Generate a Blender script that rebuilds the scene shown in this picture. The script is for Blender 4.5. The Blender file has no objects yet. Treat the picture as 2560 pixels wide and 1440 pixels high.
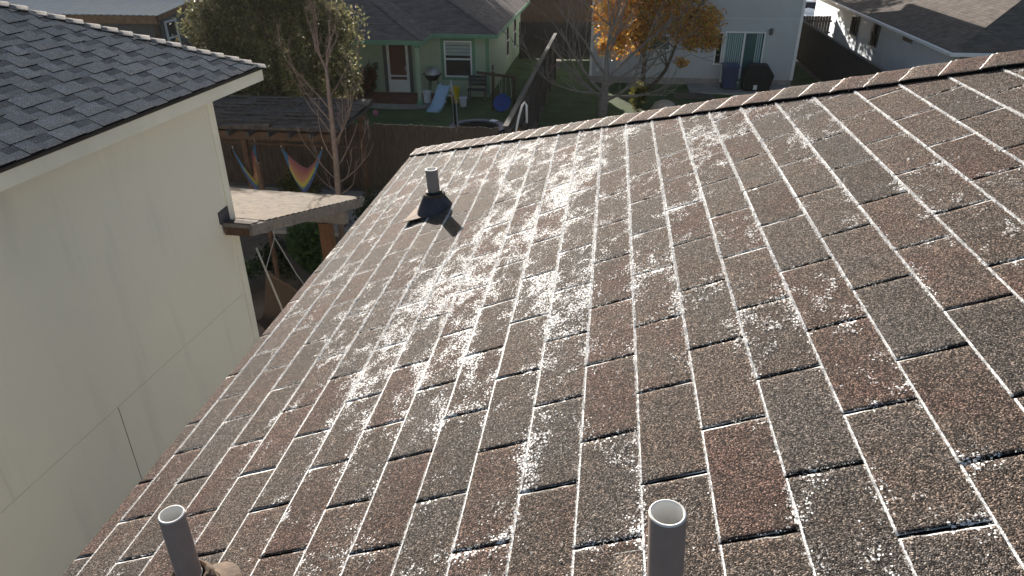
import bpy, bmesh, math, random
import numpy as np
from mathutils import Vector, Matrix, Euler
R_ = math.radians
random.seed(11)
RNG = np.random.default_rng(5)
SC = bpy.context.scene
COL = SC.collection
# ------------------------------------------------------------------ camera
cd = bpy.data.cameras.new('camera'); cam = bpy.data.objects.new('camera', cd); COL.objects.link(cam)
cd.sensor_width = 36.0; cd.lens = 36.0 * 1782.1 / 2560.0
cd.clip_start = 0.05; cd.clip_end = 2000
_yaw, _pit, _rol = -0.13191, 0.49025, -0.0040
_f = Vector((math.sin(_yaw)*math.cos(_pit), math.cos(_yaw)*math.cos(_pit), -math.sin(_pit)))
_r = Vector((math.cos(_yaw), -math.sin(_yaw), 0)); _u = _r.cross(_f)
_c, _s = math.cos(_rol), math.sin(_rol)
_rr = _c*_r + _s*_u; _uu = -_s*_r + _c*_u
cam.matrix_world = Matrix(((_rr.x, _uu.x, -_f.x, -0.10678), (_rr.y, _uu.y, -_f.y, -0.84722), (_rr.z, _uu.z, -_f.z, 0.96038), (0, 0, 0, 1)))
SC.camera = cam
# ------------------------------------------------------------------ light
SUN_EL, SUN_AZ = 14.0, -25.5            # azimuth from +Y towards +X
SUNV = Vector((math.sin(R_(SUN_AZ))*math.cos(R_(SUN_EL)), math.cos(R_(SUN_AZ))*math.cos(R_(SUN_EL)), math.sin(R_(SUN_EL))))
w = bpy.data.worlds.new('World'); SC.world = w; w.use_nodes = True
nt = w.node_tree; bg = nt.nodes['Background']
sky = nt.nodes.new('ShaderNodeTexSky'); sky.sky_type = 'NISHITA'; sky.sun_disc = False
sky.sun_elevation = R_(SUN_EL); sky.sun_rotation = R_(SUN_AZ); sky.altitude = 200; sky.air_density = 1.0; sky.dust_density = 1.5; sky.ozone_density = 1.0
nt.links.new(sky.outputs[0], bg.inputs[0]); bg.inputs[1].default_value = 0.055
sl = bpy.data.lights.new('sun', 'SUN'); sl.energy = 5.0; sl.angle = R_(0.5); sl.color = (1.0, 0.92, 0.82)
so = bpy.data.objects.new('sun', sl); COL.objects.link(so); so.rotation_euler = SUNV.to_track_quat('Z', 'Y').to_euler()
SC.view_settings.view_transform = 'Standard'; SC.view_settings.look = 'None'; SC.view_settings.gamma = 1.0
SC.view_settings.exposure = 1.3
SC.view_settings.use_curve_mapping = False

# ------------------------------------------------------------------ materials
def mat(name, col, rough=0.75, var=0.18, scale=4.0, bump=0.0, bscale=60.0, col2=None, mixscale=None, spec=0.3, stretch=(1, 1, 1), trans=0.0, metal=0.0):
    m = bpy.data.materials.new(name); m.use_nodes = True; n = m.node_tree; N = n.nodes; L = n.links
    b = N['Principled BSDF']; b.inputs['Roughness'].default_value = rough; b.inputs['Specular IOR Level'].default_value = spec
    b.inputs['Metallic'].default_value = metal
    tc = N.new('ShaderNodeTexCoord'); mp = N.new('ShaderNodeMapping'); mp.inputs['Scale'].default_value = stretch
    L.new(tc.outputs['Object'], mp.inputs[0])
    nz = N.new('ShaderNodeTexNoise'); nz.inputs['Scale'].default_value = scale; nz.inputs['Detail'].default_value = 6; nz.inputs['Roughness'].default_value = 0.65
    L.new(mp.outputs[0], nz.inputs['Vector'])
    rp = N.new('ShaderNodeValToRGB')
    c = Vector(col); c2 = Vector(col2) if col2 else c*(1-var)
    hi = c*(1+var) if not col2 else c
    rp.color_ramp.elements[0].position = 0.32; rp.color_ramp.elements[1].position = 0.68
    rp.color_ramp.elements[0].color = (*c2, 1); rp.color_ramp.elements[1].color = (*[min(1, v) for v in hi], 1)
    L.new(nz.outputs[0], rp.inputs[0]); L.new(rp.outputs[0], b.inputs['Base Color'])
    if bump:
        n2 = N.new('ShaderNodeTexNoise'); n2.inputs['Scale'].default_value = bscale; n2.inputs['Detail'].default_value = 4
        L.new(mp.outputs[0], n2.inputs['Vector'])
        bp = N.new('ShaderNodeBump'); bp.inputs['Strength'].default_value = 0.7; bp.inputs['Distance'].default_value = bump
        L.new(n2.outputs[0], bp.inputs['Height']); L.new(bp.outputs[0], b.inputs['Normal'])
    if trans:
        tr = N.new('ShaderNodeBsdfTranslucent'); L.new(rp.outputs[0], tr.inputs[0])
        mx = N.new('ShaderNodeMixShader'); mx.inputs[0].default_value = trans
        L.new(b.outputs[0], mx.inputs[1]); L.new(tr.outputs[0], mx.inputs[2]); L.new(mx.outputs[0], N['Material Output'].inputs[0])
    return m

def attr_mat(name, rough=0.7, trans=0.0, spec=0.3, var=0.25, scale=30, bump=0):
    "colour from the 'col' face-corner attribute times a little noise"
    m = mat(name, (1, 1, 1), rough, var, scale, bump, spec=spec); n = m.node_tree; N = n.nodes; L = n.links
    b = N['Principled BSDF']; rp = [x for x in N if x.type == 'VALTORGB'][0]
    at = N.new('ShaderNodeAttribute'); at.attribute_name = 'col'
    mx = N.new('ShaderNodeMix'); mx.data_type = 'RGBA'; mx.blend_type = 'MULTIPLY'; mx.inputs[0].default_value = 1
    L.new(at.outputs[0], mx.inputs[6]); L.new(rp.outputs[0], mx.inputs[7]); L.new(mx.outputs[2], b.inputs['Base Color'])
    rp.color_ramp.elements[0].color = (1-var, 1-var, 1-var, 1); rp.color_ramp.elements[1].color = (1+var, 1+var, 1+var, 1)
    if trans:
        tr = N.new('ShaderNodeBsdfTranslucent'); L.new(mx.outputs[2], tr.inputs[0])
        ms = N.new('ShaderNodeMixShader'); ms.inputs[0].default_value = trans
        L.new(b.outputs[0], ms.inputs[1]); L.new(tr.outputs[0], ms.inputs[2]); L.new(ms.outputs[0], N['Material Output'].inputs[0])
    return m

def glass_mat(name, col, rough=0.06):
    m = mat(name, col, rough, 0.2, 1.5, spec=0.9); return m

MT = dict(
    cream_wall=None,
    cream_trim=mat('cream_trim', (0.66, 0.64, 0.57), 0.6, 0.06, 2.0),
    soffit=mat('soffit', (0.55, 0.53, 0.46), 0.7, 0.06),
    drip=mat('drip_edge', (0.035, 0.028, 0.025), 0.5, 0.2, 6),
    pipe_paint=mat('pipe_paint', (0.275, 0.225, 0.205), 0.5, 0.10, 18, 0.0004, 300),
    pvc=mat('white_pvc', (0.80, 0.78, 0.74), 0.45, 0.05, 30),
    rubber=mat('black_rubber', (0.018, 0.018, 0.02), 0.6, 0.2, 60, 0.001, 120),
    old_collar=mat('weathered_collar', (0.14, 0.095, 0.062), 0.9, 0.25, 40, 0.004, 90, col2=(0.085, 0.062, 0.048)),
    flash_paint=mat('flashing_paint', (0.075, 0.072, 0.085), 0.9, 0.25, 14, 0.001, 80, spec=0.08),
    flash_plate=mat('flashing_plate', (0.17, 0.105, 0.065), 0.85, 0.2, 30, 0.001, 120, col2=(0.09, 0.06, 0.045)),
    wood_gray=mat('grey_wood', (0.16, 0.14, 0.125), 0.85, 0.3, 5, 0.003, 60, stretch=(6, 6, 0.7)),
    wood_beam=mat('grey_beam', (0.17, 0.15, 0.14), 0.85, 0.3, 8, 0.003, 60),
    wood_fence=mat('fence_wood', (0.070, 0.052, 0.042), 0.9, 0.4, 5, 0.004, 50, stretch=(5, 5, 0.6)),
    wood_fence_dark=mat('dark_fence_wood', (0.045, 0.038, 0.036), 0.9, 0.3, 5, 0.004, 50, stretch=(4, 4, 0.6)),
    wood_rail=mat('rail_wood', (0.060, 0.055, 0.053), 0.85, 0.25, 7, 0.002, 60),
    wood_orange=mat('orange_post', (0.11, 0.05, 0.024), 0.7, 0.25, 6, 0.002, 50, stretch=(5, 5, 0.7)),
    wood_brown=mat('brown_wood', (0.085, 0.05, 0.033), 0.8, 0.3, 6, 0.002, 40),
    pergola_roof=mat('pergola_roofing', (0.072, 0.060, 0.054), 0.9, 0.45, 9, 0.015, 14),
    concrete=mat('concrete', (0.30, 0.28, 0.26), 0.9, 0.2, 3, 0.003, 60),
    red_floor=mat('red_porch_floor', (0.17, 0.06, 0.045), 0.8, 0.25, 3),
    green_wall=mat('green_siding', (0.34, 0.42, 0.30), 0.8, 0.08, 2, 0.002, 30),
    green_trim=mat('green_trim', (0.13, 0.27, 0.17), 0.65, 0.12, 3),
    white_trim=mat('white_trim', (0.74, 0.735, 0.73), 0.55, 0.06, 4),
    dark_trim=mat('dark_trim', (0.10, 0.10, 0.095), 0.6, 0.2, 5),
    white_wall=mat('white_wall', (0.46, 0.48, 0.495), 0.85, 0.05, 1.5, 0.002, 40),
    right_wall=mat('right_house_wall', (0.62, 0.67, 0.73), 0.85, 0.06, 1.5, 0.002, 30),
    beige_wall=mat('beige_wall', (0.42, 0.36, 0.28), 0.85, 0.1, 2),
    gutter=mat('gutter_paint', (0.62, 0.64, 0.66), 0.5, 0.06, 3),
    glass=glass_mat('dark_glass', (0.022, 0.020, 0.022)),
    glass_teal=glass_mat('teal_glass', (0.05, 0.11, 0.11)),
    blind=mat('blind', (0.34, 0.40, 0.38), 0.7, 0.1, 10),
    vblind=mat('vertical_blind', (0.30, 0.42, 0.42), 0.7, 0.25, 4, stretch=(9, 9, 0.1)),
    door_red=mat('door_interior', (0.10, 0.035, 0.025), 0.4, 0.3, 2),
    bark_gray=mat('grey_bark', (0.19, 0.168, 0.155), 0.9, 0.3, 14, 0.003, 60),
    bark_red=mat('reddish_bark', (0.20, 0.15, 0.13), 0.9, 0.25, 14, 0.003, 60),
    bark_dark=mat('dark_bark', (0.085, 0.065, 0.05), 0.9, 0.3, 14, 0.004, 50),
    dirt=mat('dirt', (0.12, 0.095, 0.075), 0.95, 0.35, 1.2, 0.03, 9),
    lawn=mat('lawn_grass', (0.075, 0.125, 0.038), 0.95, 0.4, 1.1, 0.05, 34, col2=(0.045, 0.065, 0.024)),
    lawn_dry=mat('dry_lawn', (0.11, 0.10, 0.05), 0.95, 0.3, 2.5, 0.04, 30),
    blue_plastic=mat('blue_plastic', (0.02, 0.07, 0.30), 0.4, 0.1, 5),
    blue_bin=mat('blue_bin_plastic', (0.03, 0.045, 0.12), 0.45, 0.15, 5),
    slide=mat('slide_plastic', (0.40, 0.54, 0.65), 0.4, 0.06, 4),
    yellow_plastic=mat('yellow_plastic', (0.65, 0.46, 0.02), 0.45, 0.1, 6),
    white_plastic=mat('white_plastic', (0.70, 0.72, 0.74), 0.45, 0.05, 6),
    black_cover=mat('black_cover', (0.014, 0.013, 0.014), 0.75, 0.3, 6, 0.012, 9),
    black_mesh=mat('black_mat', (0.012, 0.012, 0.013), 0.95, 0.3, 6, spec=0.03),
    steel=mat('galvanised_steel', (0.42, 0.42, 0.43), 0.45, 0.15, 10, metal=0.5),
    metal_roof=mat('metal_roof', (0.33, 0.38, 0.40), 0.45, 0.1, 3, metal=0.3),
    shed_wall=mat('shed_wall', (0.15, 0.145, 0.15), 0.85, 0.12, 3),
    blue_wall=mat('pale_blue_wall', (0.40, 0.50, 0.62), 0.85, 0.06, 1),
    gray_wall=mat('grey_wall', (0.30, 0.31, 0.32), 0.85, 0.1, 1),
    jute=mat('jute_net', (0.06, 0.042, 0.03), 0.95, 0.3, 25, 0.006, 90),
    rope=mat('pale_rope', (0.38, 0.35, 0.31), 0.8, 0.2, 40),
    car_paint=mat('white_car_paint', (0.80, 0.81, 0.83), 0.25, 0.03, 3, spec=0.6),
    tyre=mat('tyre_rubber', (0.02, 0.02, 0.02), 0.8, 0.2, 10),
    rock=mat('tan_stone', (0.42, 0.35, 0.28), 0.9, 0.2, 5, 0.02, 8),
    asphalt=mat('asphalt', (0.06, 0.06, 0.06), 0.95, 0.2, 3, 0.005, 60),
)
MT['leaf'] = attr_mat('leaf', 0.46, 0.5, 0.42)
MT['fabric'] = attr_mat('woven_fabric', 0.9, 0.15, 0.1, 0.2, 60)

def streak_wall():
    "cream panel siding with faint vertical dirt runs"
    m = mat('cream_wall', (0.635, 0.618, 0.555), 0.85, 0.05, 1.3, 0.0012, 60, col2=(0.61, 0.597, 0.545)); n = m.node_tree; N = n.nodes; L = n.links
    b = N['Principled BSDF']; rp = [x for x in N if x.type == 'VALTORGB'][0]
    tc = N.new('ShaderNodeTexCoord'); mp = N.new('ShaderNodeMapping'); mp.inputs['Scale'].default_value = (1, 2.6, 0.36); L.new(tc.outputs['Object'], mp.inputs[0])
    nz = N.new('ShaderNodeTexNoise'); nz.inputs['Scale'].default_value = 1.5; nz.inputs['Detail'].default_value = 4; nz.inputs['Roughness'].default_value = 0.55; L.new(mp.outputs[0], nz.inputs[0])
    r2 = N.new('ShaderNodeValToRGB'); r2.color_ramp.elements[0].position = 0.53; r2.color_ramp.elements[1].position = 0.80
    L.new(nz.outputs[0], r2.inputs[0])
    mx = N.new('ShaderNodeMix'); mx.data_type = 'RGBA'; L.new(r2.outputs[0], mx.inputs[0]); L.new(rp.outputs[0], mx.inputs[6]); mx.inputs[7].default_value = (0.53, 0.525, 0.485, 1)
    L.new(mx.outputs[2], b.inputs['Base Color']); return m
MT['cream_wall'] = streak_wall()

def roofing(name, c1, c2, band):
    "distant asphalt shingles: course lines and tab blotches in object space along the slope height"
    m = mat(name, c1, 0.95, 0.2, 3.0, 0.004, 80, col2=c2, spec=0.2); n = m.node_tree; N = n.nodes; L = n.links
    b = N['Principled BSDF']; rp = [x for x in N if x.type == 'VALTORGB'][0]
    tc = N.new('ShaderNodeTexCoord'); sx = N.new('ShaderNodeSeparateXYZ'); L.new(tc.outputs['Object'], sx.inputs[0])
    mu = N.new('ShaderNodeMath'); mu.operation = 'MULTIPLY'; mu.inputs[1].default_value = 1.0/band; L.new(sx.outputs[2], mu.inputs[0])
    fr = N.new('ShaderNodeMath'); fr.operation = 'FRACT'; L.new(mu.outputs[0], fr.inputs[0])
    r2 = N.new('ShaderNodeValToRGB'); r2.color_ramp.elements[0].position = 0.0; r2.color_ramp.elements[0].color = (0.62, 0.62, 0.62, 1); r2.color_ramp.elements[1].position = 0.3; r2.color_ramp.elements[1].color = (1, 1, 1, 1)
    L.new(fr.outputs[0], r2.inputs[0])
    vo = N.new('ShaderNodeTexVoronoi'); mp = N.new('ShaderNodeMapping'); mp.inputs['Scale'].default_value = (3.2, 3.2, 1.0/band); L.new(tc.outputs['Object'], mp.inputs[0]); L.new(mp.outputs[0], vo.inputs['Vector']); vo.inputs['Scale'].default_value = 1.0
    bw = N.new('ShaderNodeSeparateColor'); L.new(vo.outputs['Color'], bw.inputs[0])
    ma = N.new('ShaderNodeMapRange'); L.new(bw.outputs[0], ma.inputs[0]); ma.inputs[3].default_value = 0.78; ma.inputs[4].default_value = 1.2
    mx = N.new('ShaderNodeMix'); mx.data_type = 'RGBA'; mx.blend_type = 'MULTIPLY'; mx.inputs[0].default_value = 1; L.new(rp.outputs[0], mx.inputs[6]); L.new(r2.outputs[0], mx.inputs[7])
    mx2 = N.new('ShaderNodeMix'); mx2.data_type = 'RGBA'; mx2.blend_type = 'MULTIPLY'; mx2.inputs[0].default_value = 1; L.new(mx.outputs[2], mx2.inputs[6]); L.new(ma.outputs[0], mx2.inputs[7])
    L.new(mx2.outputs[2], b.inputs['Base Color']); return m
MT['roof_brown'] = roofing('brown_roofing', (0.150, 0.125, 0.120), (0.105, 0.09, 0.088), 0.055)
MT['roof_tan'] = roofing('tan_roofing', (0.140, 0.118, 0.102), (0.095, 0.08, 0.072), 0.055)
MT['roof_dark'] = roofing('dark_roofing', (0.06, 0.065, 0.08), (0.04, 0.045, 0.055), 0.055)

def granule_mat(name, frost=True, palette=((0.086, 0.059, 0.053), (0.085, 0.072, 0.065), (0.078, 0.073, 0.071)), gscale=470.0):
    "mineral-granule asphalt shingle; 'tab' attribute: r = which colour of the blend, g = tone, b = frost density; 'tuv' = metres to the slot edge, metres to the butt edge"
    m = bpy.data.materials.new(name); m.use_nodes = True; n = m.node_tree; N = n.nodes; L = n.links
    b = N['Principled BSDF']; b.inputs['Specular IOR Level'].default_value = 0.14
    tc = N.new('ShaderNodeTexCoord'); O = tc.outputs['Object']
    at = N.new('ShaderNodeAttribute'); at.attribute_name = 'tab'
    sp = N.new('ShaderNodeSeparateColor'); L.new(at.outputs['Color'], sp.inputs[0])
    def math(op, a, c, clamp=False):
        q = N.new('ShaderNodeMath'); q.operation = op; q.use_clamp = clamp
        for i, v in enumerate((a, c)):
            if isinstance(v, (int, float)): q.inputs[i].default_value = v
            else: L.new(v, q.inputs[i])
        return q.outputs[0]
    def smooth(v, lo, hi):
        q = N.new('ShaderNodeMapRange'); q.interpolation_type = 'SMOOTHSTEP'; L.new(v, q.inputs[0]); q.inputs[1].default_value = lo; q.inputs[2].default_value = hi; return q.outputs[0]
    def noise(sc, det=3, rough=0.6):
        q = N.new('ShaderNodeTexNoise'); q.inputs['Scale'].default_value = sc; q.inputs['Detail'].default_value = det; q.inputs['Roughness'].default_value = rough; L.new(O, q.inputs['Vector']); return q.outputs[0]
    sel = math('ADD', sp.outputs[0], math('MULTIPLY', math('SUBTRACT', noise(7.5, 2), 0.5), 1.25))
    rp = N.new('ShaderNodeValToRGB'); cr = rp.color_ramp; cr.elements[0].position = 0.12; cr.elements[0].color = (*palette[0], 1)
    e = cr.elements.new(0.5); e.color = (*palette[1], 1); cr.elements[-1].position = 0.88; cr.elements[-1].color = (*palette[2], 1)
    L.new(sel, rp.inputs[0])
    vo = N.new('ShaderNodeTexVoronoi'); vo.inputs['Scale'].default_value = gscale; L.new(O, vo.inputs['Vector'])
    gc = N.new('ShaderNodeSeparateColor'); L.new(vo.outputs['Color'], gc.inputs[0])
    gr = N.new('ShaderNodeValToRGB'); g = gr.color_ramp; g.elements[0].position = 0.0; g.elements[0].color = (0.08, 0.075, 0.075, 1)
    for p_, c_ in ((0.35, (0.40, 0.38, 0.38)), (0.62, (1.05, 1.0, 0.97)), (0.84, (1.9, 1.72, 1.55))):
        q = g.elements.new(p_); q.color = (*c_, 1)
    g.elements[-1].position = 1.0; g.elements[-1].color = (4.6, 4.2, 3.8, 1)
    L.new(gc.outputs[0], gr.inputs[0])
    m1 = N.new('ShaderNodeMix'); m1.data_type = 'RGBA'; m1.blend_type = 'MULTIPLY'; m1.inputs[0].default_value = 1.0 if frost else 0.5; L.new(rp.outputs[0], m1.inputs[6]); L.new(gr.outputs[0], m1.inputs[7])
    tone = math('MULTIPLY', math('ADD', sp.outputs[1], 0.5), math('MULTIPLY', math('ADD', math('MULTIPLY', noise(38, 4, 0.7), 0.7), 0.65), math('ADD', math('MULTIPLY', noise(170, 2, 0.5), 1.7), 0.15)))
    if not frost: tone = math('MULTIPLY', math('ADD', sp.outputs[1], 0.5), math('ADD', math('MULTIPLY', noise(12, 3, 0.6), 0.5), 0.75))
    m2 = N.new('ShaderNodeMix'); m2.data_type = 'RGBA'; m2.blend_type = 'MULTIPLY'; m2.inputs[0].default_value = 1; L.new(m1.outputs[2], m2.inputs[6]); L.new(tone, m2.inputs[7])
    geo = N.new('ShaderNodeNewGeometry'); dt = N.new('ShaderNodeVectorMath'); dt.operation = 'DOT_PRODUCT'; L.new(geo.outputs['True Normal'], dt.inputs[0]); dt.inputs[1].default_value = (-SN, 0, CS) if frost else (0.447, 0, 0.894)
    m0 = N.new('ShaderNodeMix'); m0.data_type = 'RGBA'; L.new(smooth(math('ABSOLUTE', dt.outputs['Value'], 0), 0.45, 0.6), m0.inputs[0]); m0.inputs[6].default_value = (0.006, 0.006, 0.006, 1); L.new(m2.outputs[2], m0.inputs[7])   # cut edges are bare black asphalt
    col = m0.outputs[2]
    hgt = math('ADD', math('MULTIPLY', math('SUBTRACT', 0.7, vo.outputs['Distance']), 1.0), math('MULTIPLY', noise(gscale*0.45, 3), 1.1))
    if frost:
        v2 = N.new('ShaderNodeTexVoronoi'); v2.inputs['Scale'].default_value = 190.0
        wn = N.new('ShaderNodeTexNoise'); wn.inputs['Scale'].default_value = 260; wn.inputs['Detail'].default_value = 3; L.new(O, wn.inputs['Vector'])
        wa = N.new('ShaderNodeVectorMath'); wa.operation = 'MULTIPLY_ADD'; L.new(wn.outputs['Color'], wa.inputs[0]); wa.inputs[1].default_value = (0.005, 0.005, 0.005); L.new(O, wa.inputs[2]); L.new(wa.outputs[0], v2.inputs['Vector'])
        c2 = N.new('ShaderNodeSeparateColor'); L.new(v2.outputs['Color'], c2.inputs[0])
        keep = smooth(math('SUBTRACT', sp.outputs[2], c2.outputs[1]), 0.0, 0.05)
        blob = smooth(math('ADD', v2.outputs['Distance'], math('MULTIPLY', math('SUBTRACT', noise(700, 2), 0.5), 0.5)), 0.52, 0.34)
        dd = math('SUBTRACT', math('ADD', v2.outputs['Distance'], math('MULTIPLY', math('SUBTRACT', noise(420, 3, 0.6), 0.5), 0.6)), math('MULTIPLY', sp.outputs[2], 0.30))
        blob = smooth(dd, 0.31, 0.17)
        uv = N.new('ShaderNodeUVMap'); uv.uv_map = 'tuv'; su = N.new('ShaderNodeSeparateXYZ'); L.new(uv.outputs[0], su.inputs[0])
        wob = math('MULTIPLY', noise(240, 3, 0.7), 0.0042)
        butt = smooth(math('SUBTRACT', su.outputs[1], wob), 0.0016, 0.0002)
        slot = math('MULTIPLY', smooth(math('SUBTRACT', su.outputs[0], math('MULTIPLY', noise(180, 3, 0.7), 0.0042)), 0.0010, -0.0004), smooth(noise(6, 3), 0.50, 0.66))
        fm = math('MAXIMUM', math('MULTIPLY', keep, blob), math('MAXIMUM', butt, slot), True)
        m3 = N.new('ShaderNodeMix'); m3.data_type = 'RGBA'; L.new(fm, m3.inputs[0]); L.new(col, m3.inputs[6]); m3.inputs[7].default_value = (0.86, 0.87, 0.88, 1)
        col = m3.outputs[2]
        hgt = math('ADD', math('MULTIPLY', hgt, math('SUBTRACT', 1.0, math('MULTIPLY', fm, 0.6))), math('MULTIPLY', fm, 0.3))
        for sock, lo, hi in (('Roughness', 0.85, 0.64), ('Specular IOR Level', 0.14, 0.45)):
            q = N.new('ShaderNodeMapRange'); L.new(fm, q.inputs[0]); q.inputs[3].default_value = lo; q.inputs[4].default_value = hi; L.new(q.outputs[0], b.inputs[sock])
    else:
        b.inputs['Roughness'].default_value = 0.85
    L.new(col, b.inputs['Base Color'])
    bp = N.new('ShaderNodeBump'); bp.inputs['Strength'].default_value = 1.0; bp.inputs['Distance'].default_value = 1.15/gscale; L.new(hgt, bp.inputs['Height']); L.new(bp.outputs[0], b.inputs['Normal'])
    return m
SLP = 0.39123; CS, SN = math.cos(SLP), math.sin(SLP)
MT['shingle'] = granule_mat('granule_shingle')
MT['shingle_cap'] = granule_mat('granule_cap')
MT['shingle_gray'] = granule_mat('grey_granule_shingle', False, ((0.43, 0.41, 0.405), (0.47, 0.45, 0.445), (0.445, 0.432, 0.437)), 380.0)
MT['shingle_graycap'] = granule_mat('grey_granule_cap', False, ((0.27, 0.255, 0.25), (0.285, 0.27, 0.26), (0.265, 0.255, 0.255)), 380.0)
MT['under'] = mat('black_underlay', (0.012, 0.012, 0.013), 0.95, 0.3, 60)
def frost_mat():
    m = bpy.data.materials.new('frost_crystal'); m.use_nodes = True; N = m.node_tree.nodes; L = m.node_tree.links
    b = N['Principled BSDF']; b.inputs['Base Color'].default_value = (0.88, 0.89, 0.90, 1); b.inputs['Roughness'].default_value = 0.42; b.inputs['Specular IOR Level'].default_value = 0.8
    nz = N.new('ShaderNodeTexNoise'); nz.inputs['Scale'].default_value = 20; tc = N.new('ShaderNodeTexCoord'); L.new(tc.outputs['Object'], nz.inputs[0])
    rp = N.new('ShaderNodeValToRGB'); rp.color_ramp.elements[0].color = (0.80, 0.81, 0.83, 1); rp.color_ramp.elements[1].color = (0.92, 0.92, 0.92, 1); L.new(nz.outputs[0], rp.inputs[0]); L.new(rp.outputs[0], b.inputs['Base Color'])
    t = N.new('ShaderNodeBsdfTranslucent'); L.new(rp.outputs[0], t.inputs[0]); mx = N.new('ShaderNodeMixShader'); mx.inputs[0].default_value = 0.6
    L.new(b.outputs[0], mx.inputs[1]); L.new(t.outputs[0], mx.inputs[2])
    tp = N.new('ShaderNodeBsdfTransparent'); m2 = N.new('ShaderNodeMixShader'); m2.inputs[0].default_value = 0.5   # ice needles let part of the light through
    L.new(mx.outputs[0], m2.inputs[1]); L.new(tp.outputs[0], m2.inputs[2]); L.new(m2.outputs[0], N['Material Output'].inputs[0]); return m
MT['frost'] = frost_mat()

# ------------------------------------------------------------------ builders
def wpos(o):
    p = Vector((0, 0, 0))
    while o is not None: p = p + o.location; o = o.parent
    return p
class MB:
    "collects shapes in world coordinates (or local ones) and links them as ONE mesh object"
    def __init__(s): s.v = []; s.f = []; s.m = []; s.c = []
    def add(s, vs, fs, mi=0, col=None):
        o = len(s.v); s.v += [tuple(p) for p in vs]
        for f in fs: s.f.append(tuple(i+o for i in f)); s.m.append(mi); s.c.append(col)
        return s
    def box(s, x0, y0, z0, x1, y1, z1, mi=0, col=None):
        vs = [(x0, y0, z0), (x1, y0, z0), (x1, y1, z0), (x0, y1, z0), (x0, y0, z1), (x1, y0, z1), (x1, y1, z1), (x0, y1, z1)]
        return s.add(vs, [(0, 3, 2, 1), (4, 5, 6, 7), (0, 1, 5, 4), (1, 2, 6, 5), (2, 3, 7, 6), (3, 0, 4, 7)], mi, col)
    def obox(s, c, sx, sy, sz, rot=(0, 0, 0), mi=0, col=None):
        M = Euler(rot).to_matrix(); c = Vector(c)
        vs = [c + M @ Vector((a*sx/2, b*sy/2, d*sz/2)) for d in (-1, 1) for (a, b) in ((-1, -1), (1, -1), (1, 1), (-1, 1))]
        return s.add(vs, [(0, 3, 2, 1), (4, 5, 6, 7), (0, 1, 5, 4), (1, 2, 6, 5), (2, 3, 7, 6), (3, 0, 4, 7)], mi, col)
    def bar(s, p, q, w, h, mi=0, col=None):
        p = Vector(p); q = Vector(q); d = (q-p).normalized(); a = d.cross(Vector((0, 0, 1)))
        if a.length < 1e-3: a = Vector((1, 0, 0))
        a.normalize(); b = a.cross(d)
        vs = [e + a*(i*w/2) + b*(j*h/2) for e in (p, q) for (i, j) in ((-1, -1), (1, -1), (1, 1), (-1, 1))]
        return s.add(vs, [(0, 3, 2, 1), (4, 5, 6, 7), (0, 1, 5, 4), (1, 2, 6, 5), (2, 3, 7, 6), (3, 0, 4, 7)], mi, col)
    def tube(s, pts, rads, n=8, mi=0, caps=True, col=None):
        pts = [Vector(p) for p in pts]; rings = []; ref = None
        for i, p in enumerate(pts):
            d = (pts[min(i+1, len(pts)-1)] - pts[max(i-1, 0)]).normalized()
            if ref is None:
                ref = d.cross(Vector((0, 0, 1)))
                if ref.length < 1e-3: ref = Vector((1, 0, 0))
            ref = (ref - d*ref.dot(d)).normalized(); b = d.cross(ref)
            r = rads[i] if hasattr(rads, '__len__') else rads
            rings.append([p + (ref*math.cos(2*math.pi*k/n) + b*math.sin(2*math.pi*k/n))*r for k in range(n)])
        vs = [q for r in rings for q in r]; fs = []
        for i in range(len(pts)-1):
            for k in range(n):
                a, c = i*n+k, i*n+(k+1) % n; fs.append((a, c, c+n, a+n))
        if caps: fs.append(tuple(range(n))[::-1]); fs.append(tuple((len(pts)-1)*n+k for k in range(n)))
        return s.add(vs, fs, mi, col)
    def lathe(s, o, axis, prof, n=32, mi=None, jit=0.0, tilt=None):
        "profile of (radius, height[, material]) about an axis through o"
        o = Vector(o); a = Vector(axis).normalized(); r = a.cross(Vector((0, 1, 0))); r.normalize(); b = a.cross(r)
        vs = []
        for i, p in enumerate(prof):
            for k in range(n):
                t = 2*math.pi*k/n; j = 1+jit*(math.sin(3*t+i*1.3)+0.6*math.sin(7*t+i*2.1)+0.5*math.sin(13*t-i))
                vs.append(o + a*(p[1]+(jit*0.3*p[0]*math.sin(5*t+i))) + (r*math.cos(t)+b*math.sin(t))*p[0]*j)
        base = len(s.v); s.v += [tuple(v) for v in vs]
        for i in range(len(prof)-1):
            for k in range(n):
                s.f.append((base+i*n+k, base+i*n+(k+1) % n, base+(i+1)*n+(k+1) % n, base+(i+1)*n+k)); s.m.append(prof[i+1][2] if len(prof[i+1]) > 2 else 0); s.c.append(None)
        return s
    def prism(s, poly, dvec, mi=0, col=None):
        n = len(poly); p = [Vector(q) for q in poly]; d = Vector(dvec); vs = p + [q+d for q in p]
        fs = [tuple(range(n))[::-1], tuple(range(n, 2*n))] + [(i, (i+1) % n, (i+1) % n+n, i+n) for i in range(n)]
        return s.add(vs, fs, mi, col)
    def grid(s, fn, nu, nv, mi=0, colf=None):
        vs = [fn(i/nu, j/nv) for j in range(nv+1) for i in range(nu+1)]; o = len(s.v); s.v += [tuple(v) for v in vs]
        for j in range(nv):
            for i in range(nu):
                a = o+j*(nu+1)+i; s.f.append((a, a+1, a+nu+2, a+nu+1)); s.m.append(mi); s.c.append(colf((i+.5)/nu, (j+.5)/nv) if colf else None)
        return s
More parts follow.
